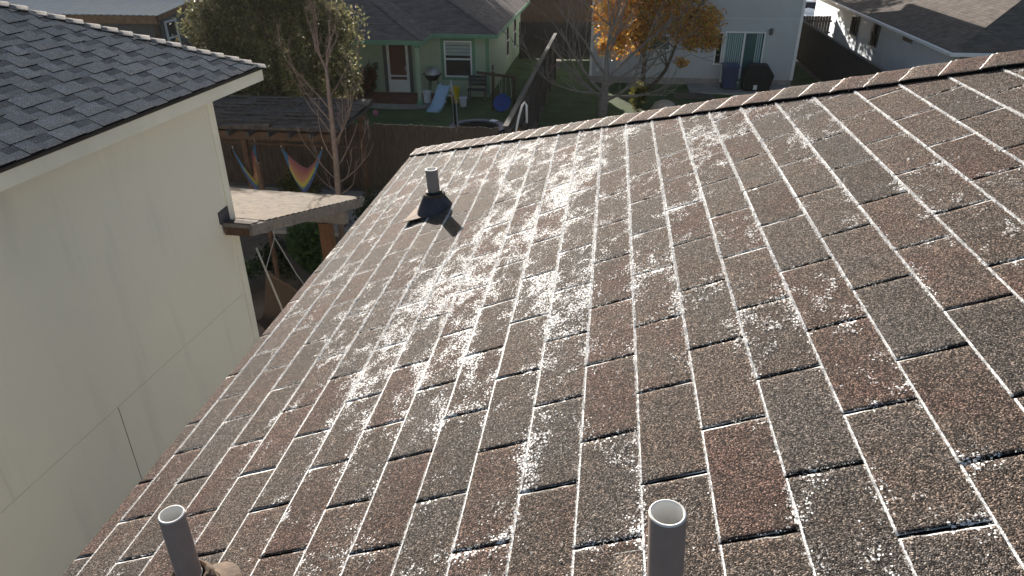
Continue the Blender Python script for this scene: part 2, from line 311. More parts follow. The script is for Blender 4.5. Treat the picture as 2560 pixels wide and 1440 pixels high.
    def build(s, name, mats, parent=None, smooth=False, local=False, bevel=0.0):
        me = bpy.data.meshes.new(name); off = Vector((0, 0, 0)) if (local or parent is None) else wpos(parent)
        me.from_pydata([(v[0]-off.x, v[1]-off.y, v[2]-off.z) for v in s.v], [], s.f)
        for mm in (mats if isinstance(mats, (list, tuple)) else [mats]): me.materials.append(MT[mm] if isinstance(mm, str) else mm)
        me.polygons.foreach_set('material_index', s.m)
        if any(c is not None for c in s.c):
            ca = me.color_attributes.new('col', 'FLOAT_COLOR', 'CORNER'); arr = []
            for f, c in zip(s.f, s.c): arr += list(c if c is not None else (1, 1, 1, 1))*len(f)
            ca.data.foreach_set('color', arr)
        if smooth: me.polygons.foreach_set('use_smooth', [True]*len(me.polygons))
        me.update(); o = bpy.data.objects.new(name, me); COL.objects.link(o)
        if parent is not None: o.parent = parent
        if bevel:
            b = o.modifiers.new('bevel', 'BEVEL'); b.width = bevel; b.segments = 2; b.limit_method = 'ANGLE'
        return o

def tag(o, label=None, cat=None, group=None, kind=None):
    if label: o['label'] = label
    if cat: o['category'] = cat
    if group: o['group'] = group
    if kind: o['kind'] = kind
    return o
def thing(name, loc, label, cat, group=None, rz=0.0):
    o = bpy.data.objects.new(name, None); COL.objects.link(o); o.location = loc; o.rotation_euler = (0, 0, rz); o.empty_display_size = 0.3
    return tag(o, label, cat, group)
def structure(o): o['kind'] = 'structure'; return o
GZ = -5.84                                # ground level

# ------------------------------------------------------------------ ground
g = MB(); g.grid(lambda u, v: (-110+220*u, -60+200*v, GZ+0.02*math.sin(u*90)*math.sin(v*70)-0.03), 60, 60)
structure(g.build('ground', 'dirt'))
structure(MB().grid(lambda u, v: (-16+13.15*u, 17.2+22*v, GZ+0.012*math.sin(u*30+v*17)), 30, 40).build('lawn', 'lawn'))
structure(MB().grid(lambda u, v: (-2.45+11.5*u, 12+28*v, GZ+0.012*math.sin(u*25+v*19)), 30, 40).build('lawn', 'lawn'))
structure(MB().grid(lambda u, v: (9.4+1.8*u, 10+40*v, GZ+0.01), 3, 20).build('side_yard', 'lawn_dry'))
structure(MB().box(9.6, 44, GZ-0.2, 40, 80, GZ+0.03).build('driveway', 'concrete'))
structure(MB().box(3.3, 29.55, GZ-0.2, 8.2, 31.28, GZ+0.07).build('patio_slab', 'concrete'))

# ------------------------------------------------------------------ our house: frosty three-tab roof
E_ = 0.127; W_ = 0.28798; SLP = 0.39123; CS, SN = math.cos(SLP), math.sin(SLP); HC, HS = 2.913, 0.829
S_EAVE = -12.52*E_; XE = S_EAVE*CS; ZE = S_EAVE*SN
def plane_pt(s, y, h): return np.stack([s*CS - h*SN, y, s*SN + h*CS], -1)
# value noise for frost and wear
_perm = RNG.random((64, 64))
def vnoise(a, b):
    ia = np.floor(a).astype(int); ib = np.floor(b).astype(int); fa = a-ia; fb = b-ib; fa = fa*fa*(3-2*fa); fb = fb*fb*(3-2*fb)
    g_ = lambda i, j: _perm[i % 64, j % 64]
    return (g_(ia, ib)*(1-fa)+g_(ia+1, ib)*fa)*(1-fb) + (g_(ia, ib+1)*(1-fa)+g_(ia+1, ib+1)*fa)*fb
def fbm(a, b, o=4):
    t = 0; k = 0.5
    for i in range(o): t = t + k*vnoise(a*2**i+17.3*i, b*2**i+5.1*i); k *= 0.5
    return t/(1-0.5**o)
def frost_density(s, y, frac, tabr, eu):
    x = s*CS
    macro = 0.60*np.exp(-(((x+0.42)/0.50)**2 + ((y-1.6)/1.35)**2)) + 0.26*np.clip((y-0.35)/1.2, 0, 1)*np.clip(1.12-0.95*np.clip(x, 0, 2), 0.22, 1) + 0.08 - 0.16*np.clip((0.75-y)/0.6, 0, 1)*np.clip((x+0.1)/0.3, 0, 1)
    macro = macro + 0.16*np.exp(-((x+0.21)/0.10)**2)*(y < 1.3)
    macro = macro*np.clip((x+1.40)/0.55, 0.42, 1) - 0.13*np.clip((x-0.15)/0.5, 0, 1)*np.clip((2.6-y)/1.5, 0.2, 1)
    big = fbm(s*7.0+3, y*3.0+1, 2) - 0.5; mid = fbm(s*17+9, y*11+3, 3) - 0.5; fine = fbm(s*48+1, y*30+7, 3) - 0.5
    hug = np.maximum(0.42*np.exp(-(1-frac)*E_/0.022), np.maximum(0.20*np.exp(-frac*E_/0.010), 0.34*np.exp(-eu/0.020)))
    d = macro*0.92 - 0.47 + 0.62*big + 1.15*mid + 1.25*fine + hug + 0.46*(tabr-0.5)
    d = np.maximum(np.clip(d*1.35, 0, 1), 0.10*np.clip(macro-0.1, 0, 1))
    vent = np.minimum(((x+0.80)/0.24)**2 + ((y-2.22)/0.40)**2, ((x+0.93)/0.12)**2 + ((y-0.11)/0.12)**2)  # bare patch round the pipes, stretched along the far pipe's shadow to deepen it
    return np.clip(d*np.clip((vent-0.55)*1.6, 0, 1), 0, 0.92)
def np_mesh(name, V, F, mat_, tab=None, tuv=None, parent=None, smooth=False):
    me = bpy.data.meshes.new(name); nF, k = F.shape
    me.vertices.add(len(V)); me.vertices.foreach_set('co', np.asarray(V, np.float32).ravel())
    me.loops.add(nF*k); me.loops.foreach_set('vertex_index', F.astype(np.int32).ravel())
    me.polygons.add(nF); me.polygons.foreach_set('loop_start', np.arange(0, nF*k, k, dtype=np.int32)); me.polygons.foreach_set('loop_total', np.full(nF, k, np.int32))
    me.materials.append(MT[mat_])
    if tab is not None:
        a = me.attributes.new('tab', 'FLOAT_COLOR', 'POINT'); a.data.foreach_set('color', np.concatenate([tab, np.ones((len(tab), 1))], 1).astype(np.float32).ravel())
    if tuv is not None:
        u = me.uv_layers.new(name='tuv'); u.data.foreach_set('uv', tuv[F.ravel()].astype(np.float32).ravel())
    if smooth: me.polygons.foreach_set('use_smooth', np.ones(nF, bool))
    me.update(calc_edges=True); me.validate()
    o = bpy.data.objects.new(name, me); COL.objects.link(o)
    if parent is not None: o.parent = parent
    return o
def tab_off(k): return 0.117 - 0.084*k
def make_tabs(k0, k1, y0, y1, nu, nv, mirror=False):
    Vs, Fs, Ts, Us = [], [], [], []; base = 0; info = []
    NU, NV = nu+3, nv+3                 # outer ring becomes the vertical skirt
    iu = np.concatenate([[0], np.linspace(0, 1, nu+1), [1]]); iv = np.concatenate([[0], np.linspace(0, 1, nv+1), [1]])
    UU, VV = np.meshgrid(iu, iv); ring = np.zeros((NV, NU), bool); ring[0] = ring[-1] = True; ring[:, 0] = ring[:, -1] = True
    idx = np.arange(NU*NV).reshape(NV, NU); Q = np.stack([idx[:-1, :-1], idx[:-1, 1:], idx[1:, 1:], idx[1:, :-1]], -1).reshape(-1, 4)
    for k in range(k0, k1):
        half = 0.0 if k % 2 else 0.5
        j0 = int(math.floor(y0/W_))-2; j1 = int(math.ceil(y1/W_))+2
        jo = RNG.normal(0, 0.012)
        for j in range(j0, j1):
            ya = (j+half+tab_off(k)+jo)*W_; yb = ya+W_
            sa = max(k*E_, S_EAVE); sb = (k+1)*E_+0.02
            if yb < y0 or ya > y1 or sa*CS*HS+ya > HC: continue
            r1, r2 = RNG.random(2); pick = RNG.random()
            ch = (0.22+0.20*r1) if pick < 0.36 else ((0.42+0.2*r1) if pick < 0.76 else 0.66+0.18*r1)
            gw = 0.0029+RNG.normal(0, 0.0004); tw = RNG.normal(0, 0.0005)
            s = sa + (sb-sa)*VV; y = ya+gw + (yb-ya-2*gw)*UU
            frac = (s-k*E_)/E_
            e1 = (fbm(y*60, s*0+k*3.7)-0.5)*0.0020*(1-VV)**6 + tw*(UU-0.5)*(1-VV)
            s = s+e1; y = y + (fbm(s*70, y*0+j*5.1+k, 3)-0.5)*0.0035*(np.abs(UU-0.5)*2)**8
            lift = 0.0016*RNG.random()*(1-np.clip(frac, 0, 1))**2*(np.abs(UU-RNG.random())**2)
            h = 0.0042-0.0021*np.clip(frac, 0, 1.2) + lift + (fbm(s*25, y*25, 3)-0.5)*0.0012 + (vnoise(s*2.2+40, y*1.4)-0.5)*0.004
            h = np.where(ring, -0.001, h)
            d = frost_density(s, y, np.clip(frac, 0, 1), r2, np.minimum(UU, 1-UU)*W_)
            yc = np.minimum(y, HC-0.005-HS*s*CS)
            P = plane_pt(s, yc, h)
            if mirror: P = np.stack([(HC-P[..., 1])/HS, HC-HS*P[..., 0], P[..., 2]], -1)
            Vs.append(P.reshape(-1, 3)); Fs.append((Q[:, ::-1] if mirror else Q)+base); base += NU*NV
            Ts.append(np.stack([np.full(s.shape, ch), np.full(s.shape, 0.43+0.22*RNG.random()), d], -1).reshape(-1, 3))
            ed = np.where(ring, 0.05, np.minimum(UU, 1-UU)*W_); Us.append(np.stack([ed, np.where(ring & (VV <= 0) & (UU > 0) & (UU < 1), 0.0016, s-sa+np.where(ring, 0.012, 0)) + (0.02 if k == -13 else -0.0018*min(1.0, max(0.0, (ya-0.3)/0.9)))], -1).reshape(-1, 2))
            info.append((k, j, ya, yb, sa, r2))
    return np.concatenate(Vs), np.concatenate(Fs), np.concatenate(Ts), np.concatenate(Us), info

house = thing('house', (XE+0.4, 0, GZ), 'two storey house with a frosty brown shingle roof filling the foreground', 'house')
HO = np.array(wpos(house))
V, F, T, U, INFO = make_tabs(-13, 24, -1.3, 4.6, 22, 12)
roof = np_mesh('roof', V-HO, F, 'shingle', T, U, house); tag(roof, 'brown three-tab shingle slope covered in frost')
V2, F2, T2, U2, _i = make_tabs(-13, 37, -6.0, -1.3, 2, 2); V3, F3, T3, U3, _i = make_tabs(24, 37, -1.3, 4.6, 2, 2)
V4, F4, T4, U4, _i = make_tabs(-13, 37, -6, 4.6, 2, 2, True)
np_mesh('roof', np.concatenate([V2, V3, V4])-HO, np.concatenate([F2, F3+len(V2), F4+len(V2)+len(V3)]), 'shingle', np.concatenate([T2, T3, T4]), np.concatenate([U2, U3, U4]), house)
xr = 37*E_*CS; zr = 37*E_*SN; yh = HC-HS*XE
u = MB(); t_ = 0.0015
u.add([(XE, -6.2, ZE-t_), (xr, -6.2, zr-t_), (xr, HC-HS*xr, zr-t_), (XE, yh, ZE-t_)], [(0, 1, 2, 3)])
u.add([(XE, yh, ZE-t_), (xr, HC-HS*xr, zr-t_), (2*xr-XE, yh, ZE-t_)], [(0, 1, 2)])
u.add([(xr, -6.2, zr-t_), (2*xr-XE, -6.2, ZE-t_), (2*xr-XE, yh, ZE-t_), (xr, HC-HS*xr, zr-t_)], [(0, 1, 2, 3)])
u.build('underlay', 'under', house)
fa = MB(); fa.box(XE+0.012, -6.2, ZE-0.17, XE+0.034, yh-0.012, ZE-0.012); fa.box(XE+0.036, yh-0.034, ZE-0.17, 2*xr-XE-0.01, yh-0.012, ZE-0.012); fa.build('fascia', 'cream_trim', house)
MB().box(XE+0.4, -6.2, GZ, 2*xr-XE-0.4, yh-0.4, ZE-0.14).build('wall', 'cream_wall', house)
MB().box(XE+0.036, -6.2, ZE-0.135, 2*xr-XE-0.05, yh-0.036, ZE-0.12).build('soffit', 'soffit', house)
# hip caps
hd = np.array([1, -HS, SN/CS]); hd = hd/np.linalg.norm(hd)
n1 = np.array([-SN, 0, CS]); n2 = np.array([0, SN/CS/HS, 1.0]); n2 /= np.linalg.norm(n2)
f1 = np.cross(hd, n1); f1 = f1 if f1[1] < 0 else -f1; f1 /= np.linalg.norm(f1)
f2 = np.cross(hd, n2); f2 = f2 if f2[0] > 0 else -f2; f2 /= np.linalg.norm(f2)
nm = (n1+n2)/np.linalg.norm(n1+n2)
P0 = np.array([XE, yh, ZE]) - hd*0.02
Vs, Fs, Ts, Us = [], [], [], []; base = 0; CW = 0.162; HLEN = (xr-XE)*math.sqrt(1+HS*HS+(SN/CS)**2)
ncap = int(HLEN/E_)
for i in range(ncap):
    nu, nv = 14, 5; NU, NV = nu+3, nv+3
    iu = np.concatenate([[-1], np.linspace(-1, 1, nu+1), [1]]); iv = np.concatenate([[0], np.linspace(0, 1, nv+1), [1]])
    UU, VV = np.meshgrid(iu, iv); ring = np.zeros((NV, NU), bool); ring[0] = ring[-1] = True; ring[:, 0] = ring[:, -1] = True
    t = i*E_+VV*(E_+0.03) + (fbm(UU*4+i*3.1, UU*0+2.2)-0.5)*0.006*(1-VV); a = np.abs(UU)*CW
    lift = 0.0150-0.004*np.clip(VV*(E_+0.03)/E_, 0, 1.1) + 0.003*(np.abs(UU)**3)*RNG.random() + (fbm(UU*5+i, VV*3+i*1.7, 2)-0.5)*0.003
    side = np.where(UU[..., None] < 0, f1, f2); nn = np.where(UU[..., None] < 0, n1, n2)
    rnd = np.clip(1-a/0.035, 0, 1)[..., None]; nn = nn*(1-rnd)+nm*rnd
    P = P0 + hd*t[..., None] + side*a[..., None] + nn*np.where(ring, 0.002, lift)[..., None] - nm*0.010*rnd**2*(~ring)[..., None]
    P[..., 0] = np.maximum(P[..., 0], XE-0.004); P[..., 1] = np.minimum(P[..., 1], yh+0.004)
    idx = np.arange(NU*NV).reshape(NV, NU); Q = np.stack([idx[:-1, :-1], idx[:-1, 1:], idx[1:, 1:], idx[1:, :-1]], -1).reshape(-1, 4)
    Vs.append(P.reshape(-1, 3)); Fs.append(Q[:, ::-1]+base); base += NU*NV
    ch = RNG.choice([0.15, 0.2, 0.3, 0.45, 0.6]); fd = 0.30*np.clip(1.2-i*0.05, 0.15, 1)*RNG.random()
    Ts.append(np.stack([np.full(t.shape, ch), np.full(t.shape, 0.45+0.25*RNG.random()), np.clip(fd+0.5*(fbm(t*14, UU*2.2)-0.5), 0, .7)], -1).reshape(-1, 3))
    Us.append(np.stack([np.full(t.shape, 0.05), np.where(ring, 0.02, t-i*E_)], -1).reshape(-1, 2))
cp = np_mesh('hip_cap', np.concatenate(Vs)-HO, np.concatenate(Fs), 'shingle_cap', np.concatenate(Ts), np.concatenate(Us), house)
tag(cp, 'row of bent cap shingles along the far edge of the frosty roof')

# frost crystals: along butt edges, slot edges and in drifts
def flakes(s, y, h, size, up=0.5):
    n = len(s); c = plane_pt(s, y, h); d = RNG.normal(size=(n, 4, 3)); d /= np.linalg.norm(d, axis=2, keepdims=True)
    d[:, 3] = d[:, 3]*0.6 + np.array([-SN, 0, CS])*0.7
    P = c[:, None, :] + d*size[:, None, None]*np.array([0.7, 0.7, 0.7, 1.0])[None, :, None]
    return P.reshape(-1, 3)
ss, yy, hh, zz = [], [], [], []
def dens_len(n): return int(max(n, 0))
for (k, j, ya, yb, sa, r2) in INFO:
    if yb < -0.25: continue
    dist = max(0.9, math.hypot(ya+0.85, 1.0)); q = 1.0 if dist < 1.8 else 1.8/dist
    far = min(1.0, max(0.0, (ya-0.3)/0.9))*min(1.0, max(0.25, 1.2-sa*CS)); n = dens_len((yb-ya)*2400*q*(1+1.3*far))
    y = RNG.uniform(ya+0.003, yb-0.003, n); c = fbm(y*45+k*7.7, y*0+j*3.3); keep = RNG.random(n) < np.clip(0.38+0.45*far+1.15*(c-0.25), 0.2, 1)
    y = y[keep]; c = c[keep]; n = len(y)
    thick = 0.0012+0.0008*far+0.0032*np.clip(fbm(y*11+k, y*0+j)-0.35, 0, 1)
    if k == -13: continue
    ss.append(sa+RNG.normal(0.0002, 1, n)*thick*(0.75+0.2*far)); yy.append(y); hh.append(0.0037+RNG.random(n)*0.0014 - 0.0022*RNG.random(n)); zz.append((0.0011+0.0014*RNG.random(n)**2)*(1+0.62*(dist-0.9))*(1+0.25*far))
    # slot edges
    for ye, amt in ((yb-0.0045, 0.35), (yb+0.0045, 1.0)):
        pr = (amt+(1-amt)*0.6*far)*np.clip(0.05+0.65*(r2-0.2)+0.95*far, 0.05, 1.4)
        n = dens_len(E_*1500*q*pr); s = RNG.uniform(sa, (k+1)*E_, n); ok = fbm(s*40+j*9.1, s*0+k*2.7) > (0.42 if amt > 0.5 else 0.5)-0.13*far; s = s[ok]; n = len(s)
        ss.append(s); yy.append(ye+RNG.normal(0, 0.0014+0.0012*far, n)); hh.append(0.0042-0.0021*(s-k*E_)/E_+RNG.random(n)*0.0008); zz.append((0.0010+0.0014*RNG.random(n)**2)*(1+0.35*(dist-0.9)))
    # drifts
    n = dens_len(1050*q); s = RNG.uniform(sa, (k+1)*E_, n); y = RNG.uniform(ya+.006, yb-.006, n)
    d = frost_density(s, y, (s-k*E_)/E_, r2, np.minimum(y-ya, yb-y)); ok = RNG.random(n) < d*0.70; s = s[ok]; y = y[ok]; mm_ = RNG.integers(2, 8, len(s)); s = np.repeat(s, mm_); y = np.repeat(y, mm_); n = len(s); s = s+RNG.normal(0, 0.0013, n); y = np.clip(y+RNG.normal(0, 0.0020, n), ya+.004, yb-.004)
    ss.append(s); yy.append(y); hh.append(0.0042-0.0021*(s-k*E_)/E_+0.0004+0.0005*RNG.random(n)); zz.append((0.0011+0.0019*RNG.random(n)**2)*(1+0.30*(dist-0.9)))
q_ = np.linspace(0, 1, 21); qa, qb = -0.40*E_, -0.02*E_
ps_ = np.concatenate([qa+RNG.normal(0, 0.0005, 260), RNG.uniform(qa, qb, 130)]); py_ = np.concatenate([RNG.uniform(-0.30, 0.026, 260), 0.026+RNG.normal(0, 0.0006, 130)])
ss.append(ps_); yy.append(py_); hh.append(np.full(390, 0.0062)); zz.append(RNG.uniform(0.0009, 0.0019, 390))
pv_ = [plane_pt(np.array(a), np.array(b), np.array(h_)) for (a, b, h_) in ((qa, -0.3, 0.006), (qb, -0.3, 0.0052), (qb, 0.026, 0.0052), (qa, 0.026, 0.006), (qa, -0.3, 0.001), (qa, 0.026, 0.001), (qb, 0.026, 0.001))]
np_mesh('roof_patch', np.array(pv_)-HO, np.array([[0, 1, 2, 3], [4, 0, 3, 5], [5, 3, 2, 6]]), 'shingle', np.tile([0.55, 0.55, 0.0], (7, 1)), np.full((7, 2), 0.05), house)
CAPF = []
for i in range(ncap):
    n = 420; a = RNG.uniform(0.0, 0.160, n); keep = fbm(a*45+i*3.3, a*0+i) > 0.40+0.012*i; a = a[keep]; n = len(a); rnd = np.clip(1-a/0.035, 0, 1)[:, None]
    c = P0 + hd*(i*E_+RNG.normal(0.001, 0.0022, n))[:, None] + f1*a[:, None] + (n1*(1-rnd)+nm*rnd)*0.0152 - nm*0.010*rnd**2
    CAPF.append(c[(c[:, 0] > XE) & (c[:, 1] < yh)])
CAPF = np.concatenate(CAPF)
s, y, h, z = map(np.concatenate, (ss, yy, hh, zz)); ok = (s*CS*HS+y < HC-0.17) & (s > S_EAVE-0.001); s, y, h, z = s[ok], y[ok], h[ok], z[ok]
# keep the pipe shadows' flashings clear
P = flakes(s, y, h, z); nc_ = len(CAPF); dd_ = RNG.normal(size=(nc_, 4, 3)); dd_ /= np.linalg.norm(dd_, axis=2, keepdims=True); dd_[:, 3] += n1*0.6
P = np.concatenate([P, (CAPF[:, None, :]+dd_*RNG.uniform(0.0016, 0.0036, nc_)[:, None, None]).reshape(-1, 3)]); n = len(s)+nc_; b4 = np.arange(n)[:, None]*4
tri = np.array([[0, 1, 3], [1, 2, 3], [2, 0, 3]]); F = (b4[:, :, None]+tri[None]).reshape(-1, 3)
fo = np_mesh('frost', P, F, 'frost'); tag(fo, 'white hoarfrost crystals lining shingle edges and dusting the brown roof', 'frost', kind='stuff')

# vent pipes
def vent_pipe(top, foot, rad, label):
    top = Vector(top); foot = Vector(foot); a = (top-foot); L_ = a.length; ri = rad*0.86; nrm = Vector((-SN, 0, CS))
    p = MB(); p.lathe(foot, a, [(rad, -0.05), (rad, L_-0.002), (rad-0.001, L_, 1), (ri, L_, 1), (ri-0.0004, L_-0.002, 1), (ri-0.0004, L_-0.16, 1), (0.001, L_-0.16, 1)], 40)
    po = p.build('vent_pipe', ['pipe_paint', 'pvc'], house, smooth=False); tag(po, label)
    for f in po.data.polygons: f.use_smooth = True
    return po, foot, nrm, a.normalized()
CAMP = Vector((-0.10678, -0.84722, 0.96038))
# right-hand pipe close to the camera
po, ft, nr, ax = vent_pipe((0.0079, -0.1165, 0.2359), (0.0235, -0.1165, 0.0095), 0.0255, 'grey painted vent pipe nearest the camera, its flashing out of view')
MB().lathe(ft, nr, [(0.075, 0.006), (0.07, 0.011), (0.045, 0.022), (0.031, 0.036), (0.028, 0.037)], 36, jit=0.01).build('pipe_flashing', 'flash_paint', po, smooth=True)
MB().lathe(ft, ax, [(0.030, 0.034), (0.031, 0.042), (0.0258, 0.046)], 30).build('rubber_collar', 'rubber', po, smooth=True)
# left-hand pipe
po, ft, nr, ax = vent_pipe((-0.9315, 0.1112, -0.1199), (-0.934, 0.1112, -0.3843), 0.0255, 'grey painted vent pipe with a cracked tan collar at the eave side')
c = MB(); c.lathe(ft, ax, [(0.0285, 0.055), (0.031, 0.086), (0.036, 0.092), (0.041, 0.088), (0.042, 0.080), (0.041, 0.078), (0.047, 0.076), (0.0495, 0.066), (0.049, 0.050), (0.048, 0.049), (0.053, 0.047), (0.058, 0.030), (0.068, 0.004), (0.078, -0.02)], 60, jit=0.02); c.build('rubber_collar', 'old_collar', po, smooth=True)
MB().lathe(ft, ax, [(0.0258, 0.084), (0.0300, 0.080), (0.031, 0.06)], 30).build('sealant_ring', 'rubber', po, smooth=True)
MB().lathe(ft, ax, [(0.0256, 0.0845), (0.0262, 0.0855), (0.0262, 0.0895), (0.0256, 0.0905)], 36).build('paint_line', 'pvc', po, smooth=True)
MB().lathe(ft, nr, [(0.105, 0.003), (0.10, 0.008), (0.080, 0.014), (0.066, 0.022)], 36, jit=0.01).build('pipe_flashing', 'old_collar', po, smooth=True)
# far pipe with its cone flashing and long shadow
po, ft, nr, ax = vent_pipe((-0.935, 2.416, -0.1640), (-0.922, 2.416, -0.384), 0.0302, 'grey painted vent pipe with dark cone flashing near the far hip')
MB().lathe(ft, (nr*0.35+Vector((0, 0, 1))*0.65), [(0.098, -0.012), (0.094, 0.012), (0.068, 0.060), (0.052, 0.088), (0.049, 0.090)], 40, jit=0.006).build('pipe_flashing', 'flash_paint', po, smooth=True)
MB().lathe(ft, ax, [(0.051, 0.083), (0.055, 0.089), (0.048, 0.099), (0.040, 0.094)], 40, jit=0.02).build('rubber_collar', 'old_collar', po, smooth=True)
MB().lathe(ft, ax, [(0.040, 0.086), (0.041, 0.098), (0.036, 0.110), (0.0305, 0.107)], 40, jit=0.03).build('sealant_ring', 'rubber', po, smooth=True)
def rp(s, y, h): return Vector((s*CS-h*SN, y, s*SN+h*CS))
s0, y0 = ft.x/CS, ft.y
pl = MB()
q = [rp(s0-0.155, y0-0.09, 0.024), rp(s0+0.0, y0-0.09, 0.010), rp(s0+0.0, y0+0.13, 0.0085), rp(s0-0.150, y0+0.13, 0.010)]
pl.prism(q, (0, 0, 0.003)); pl.build('flashing_plate', 'flash_plate', po)

# ------------------------------------------------------------------ neighbouring house on the left (local frame, origin at its far right eave corner)
NB_RZ = R_(-3.65); nb = thing('neighbour_house', (-3.93, 6.90, GZ), 'cream two storey house on the left with a grey shingle hip roof', 'house', rz=NB_RZ)
NZ = -0.585-GZ                        # local height of the eave
TN = math.tan(R_(26.6)); NE = 0.146; NSL = math.atan(TN); c2, s2 = math.cos(NSL), math.sin(NSL)
def nb_tabs():
    "laminated shingles on the slope facing +x: s up the slope (towards -x), y along the eave"
    Vs, Fs, Ts, Us = [], [], [], []; base = 0
    def slab(sa, sb, ya, yb, h0, h1, ch, tone):
        nonlocal base
        if -sb*0 + (-ya) < 0: pass
        st = [(sa, -0.002), (sa, h0), (sb, h1)]
        pts = []; tt = []
        for (s_, h_) in st:
            for y_ in (ya, yb):
                yc = min(y_, -s_*c2)                    # hip at 45 degrees in plan
                pts.append((-s_*c2+h_*s2, yc, NZ+s_*s2+h_*c2)); tt.append((ch, -0.42 if h_ < 0 else tone, 0))
        Vs.append(np.array(pts)); Fs.append(np.array([[0, 1, 3, 2], [2, 3, 5, 4]])[:, ::-1]+base); Ts.append(np.array(tt)); Us.append(np.zeros((6, 2))+0.1); base += 6
        # sides of the tab
        P_ = np.array([pts[0], pts[2], pts[4], pts[1], pts[3], pts[5], (pts[4][0], pts[4][1], pts[4][2]-0.004), (pts[5][0], pts[5][1], pts[5][2]-0.004)])
        Vs.append(P_); Fs.append(np.array([[0, 1, 2, 6], [3, 7, 5, 4]])+base); Ts.append(np.full((8, 3), -0.40)*np.array([1, 1, 0])); Us.append(np.zeros((8, 2))+0.1); base += 8
    for k in range(0, 30):
        y = -9.0 - RNG.random()*0.2; s_ = k*NE
        while y < 0:
            wd = RNG.uniform(0.13, 0.30); tone = 0.42+0.22*RNG.random(); ch = RNG.random()
            if s_*c2 + y < 0.02:
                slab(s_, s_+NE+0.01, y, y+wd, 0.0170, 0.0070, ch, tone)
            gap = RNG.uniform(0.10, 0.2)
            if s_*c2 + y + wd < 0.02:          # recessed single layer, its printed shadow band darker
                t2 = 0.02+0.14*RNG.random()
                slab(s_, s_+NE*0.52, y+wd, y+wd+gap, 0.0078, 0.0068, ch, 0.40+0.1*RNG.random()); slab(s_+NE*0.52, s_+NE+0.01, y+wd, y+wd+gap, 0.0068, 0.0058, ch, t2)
            y += wd+gap
    return np.concatenate(Vs), np.concatenate(Fs), np.concatenate(Ts), np.concatenate(Us)
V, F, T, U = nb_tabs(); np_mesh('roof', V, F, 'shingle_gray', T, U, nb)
RL = 4.2                              # half width of the neighbour's roof
u = MB(); t_ = 0.003
u.add([(0, -10, NZ-t_), (0, 0, NZ-t_), (-RL, -RL, NZ+RL*TN-t_), (-RL, -10, NZ+RL*TN-t_)], [(0, 1, 2, 3)])
u.add([(0, 0, NZ-t_), (-2*RL, 0, NZ-t_), (-RL, -RL, NZ+RL*TN-t_)], [(0, 1, 2)])
u.add([(-2*RL, 0, NZ-t_), (-2*RL, -10, NZ-t_), (-RL, -10, NZ+RL*TN-t_), (-RL, -RL, NZ+RL*TN-t_)], [(0, 1, 2, 3)])
u.build('underlay', 'roof_dark', nb, local=True)
# hip caps of the neighbour
hd = np.array([-1, -1, TN]); hd = hd/np.linalg.norm(hd); n1 = np.array([s2, 0, c2]); n2 = np.array([0, s2, c2])
f1 = np.cross(hd, n1); f1 = f1 if f1[1] < 0 else -f1; f1 /= np.linalg.norm(f1)
f2 = np.cross(hd, n2); f2 = f2 if f2[0] < 0 else -f2; f2 /= np.linalg.norm(f2); nm = (n1+n2)/np.linalg.norm(n1+n2)
P0 = np.array([0, 0, NZ]) - hd*0.015
Vs, Fs, Ts, Us = [], [], [], []; base = 0; CW = 0.105
for i in range(int(RL*1.5/NE)):
    nu, nv = 8, 2; NU, NV = nu+3, nv+3
    iu = np.concatenate([[-1], np.linspace(-1, 1, nu+1), [1]]); iv = np.concatenate([[0], np.linspace(0, 1, nv+1), [1]])
    UU, VV = np.meshgrid(iu, iv); ring = np.zeros((NV, NU), bool); ring[0] = ring[-1] = True; ring[:, 0] = ring[:, -1] = True
    t = i*NE+VV*(NE+0.04)+RNG.normal(0, 0.004); a = np.abs(UU)*(CW+RNG.normal(0, 0.004)); lift = 0.030-0.020*np.clip(VV*1.2, 0, 1.1)+RNG.normal(0, 0.002)
    side = np.where(UU[..., None] < 0, f1, f2); nn = np.where(UU[..., None] < 0, n1, n2); rnd = np.clip(1-a/0.04, 0, 1)[..., None]; nn = nn*(1-rnd)+nm*rnd
    P = P0 + hd*t[..., None] + side*a[..., None] + nn*np.where(ring, lift-0.012, lift)[..., None]
    idx = np.arange(NU*NV).reshape(NV, NU); Q = np.stack([idx[:-1, :-1], idx[:-1, 1:], idx[1:, 1:], idx[1:, :-1]], -1).reshape(-1, 4)
    Vs.append(P.reshape(-1, 3)); Fs.append(Q+base); base += NU*NV
    Ts.append(np.stack([np.full(t.shape, RNG.random()), np.full(t.shape, 0.42+0.2*RNG.random()), np.zeros(t.shape)], -1).reshape(-1, 3)); Us.append(np.full((t.size, 2), 0.1))
np_mesh('hip_cap', np.concatenate(Vs), np.concatenate(Fs), 'shingle_graycap', np.concatenate(Ts), np.concatenate(Us), nb)
MB().box(-0.012, -10, NZ-0.030, 0.012, 0.012, NZ-0.004).box(-2*RL, -0.012, NZ-0.030, -0.0125, 0.0118, NZ-0.004).build('drip_edge', 'drip', nb, local=True)
f = MB(); f.box(-0.030, -10, NZ-0.155, -0.008, -0.008, NZ-0.031); f.box(-2*RL, -0.030, NZ-0.155, -0.031, -0.008, NZ-0.031); f.build('fascia', 'cream_trim', nb, local=True, bevel=0.003)
MB().box(-2*RL+0.03, -10, NZ-0.150, -0.032, -0.032, NZ-0.138).build('soffit', 'soffit', nb, local=True)
wx, wy = -0.37, -0.55
wb = MB(); wb.box(-2*RL+0.5, -10, 0, wx, wy, NZ-0.150); wb.build('wall', 'cream_wall', nb, local=True)
cb = MB(); cb.box(wx-0.02, wy-0.085, 0, wx+0.018, wy+0.018, NZ-0.152); cb.build('corner_board', 'cream_trim', nb, local=True, bevel=0.003)
jb = MB(); zj = -3.16-GZ
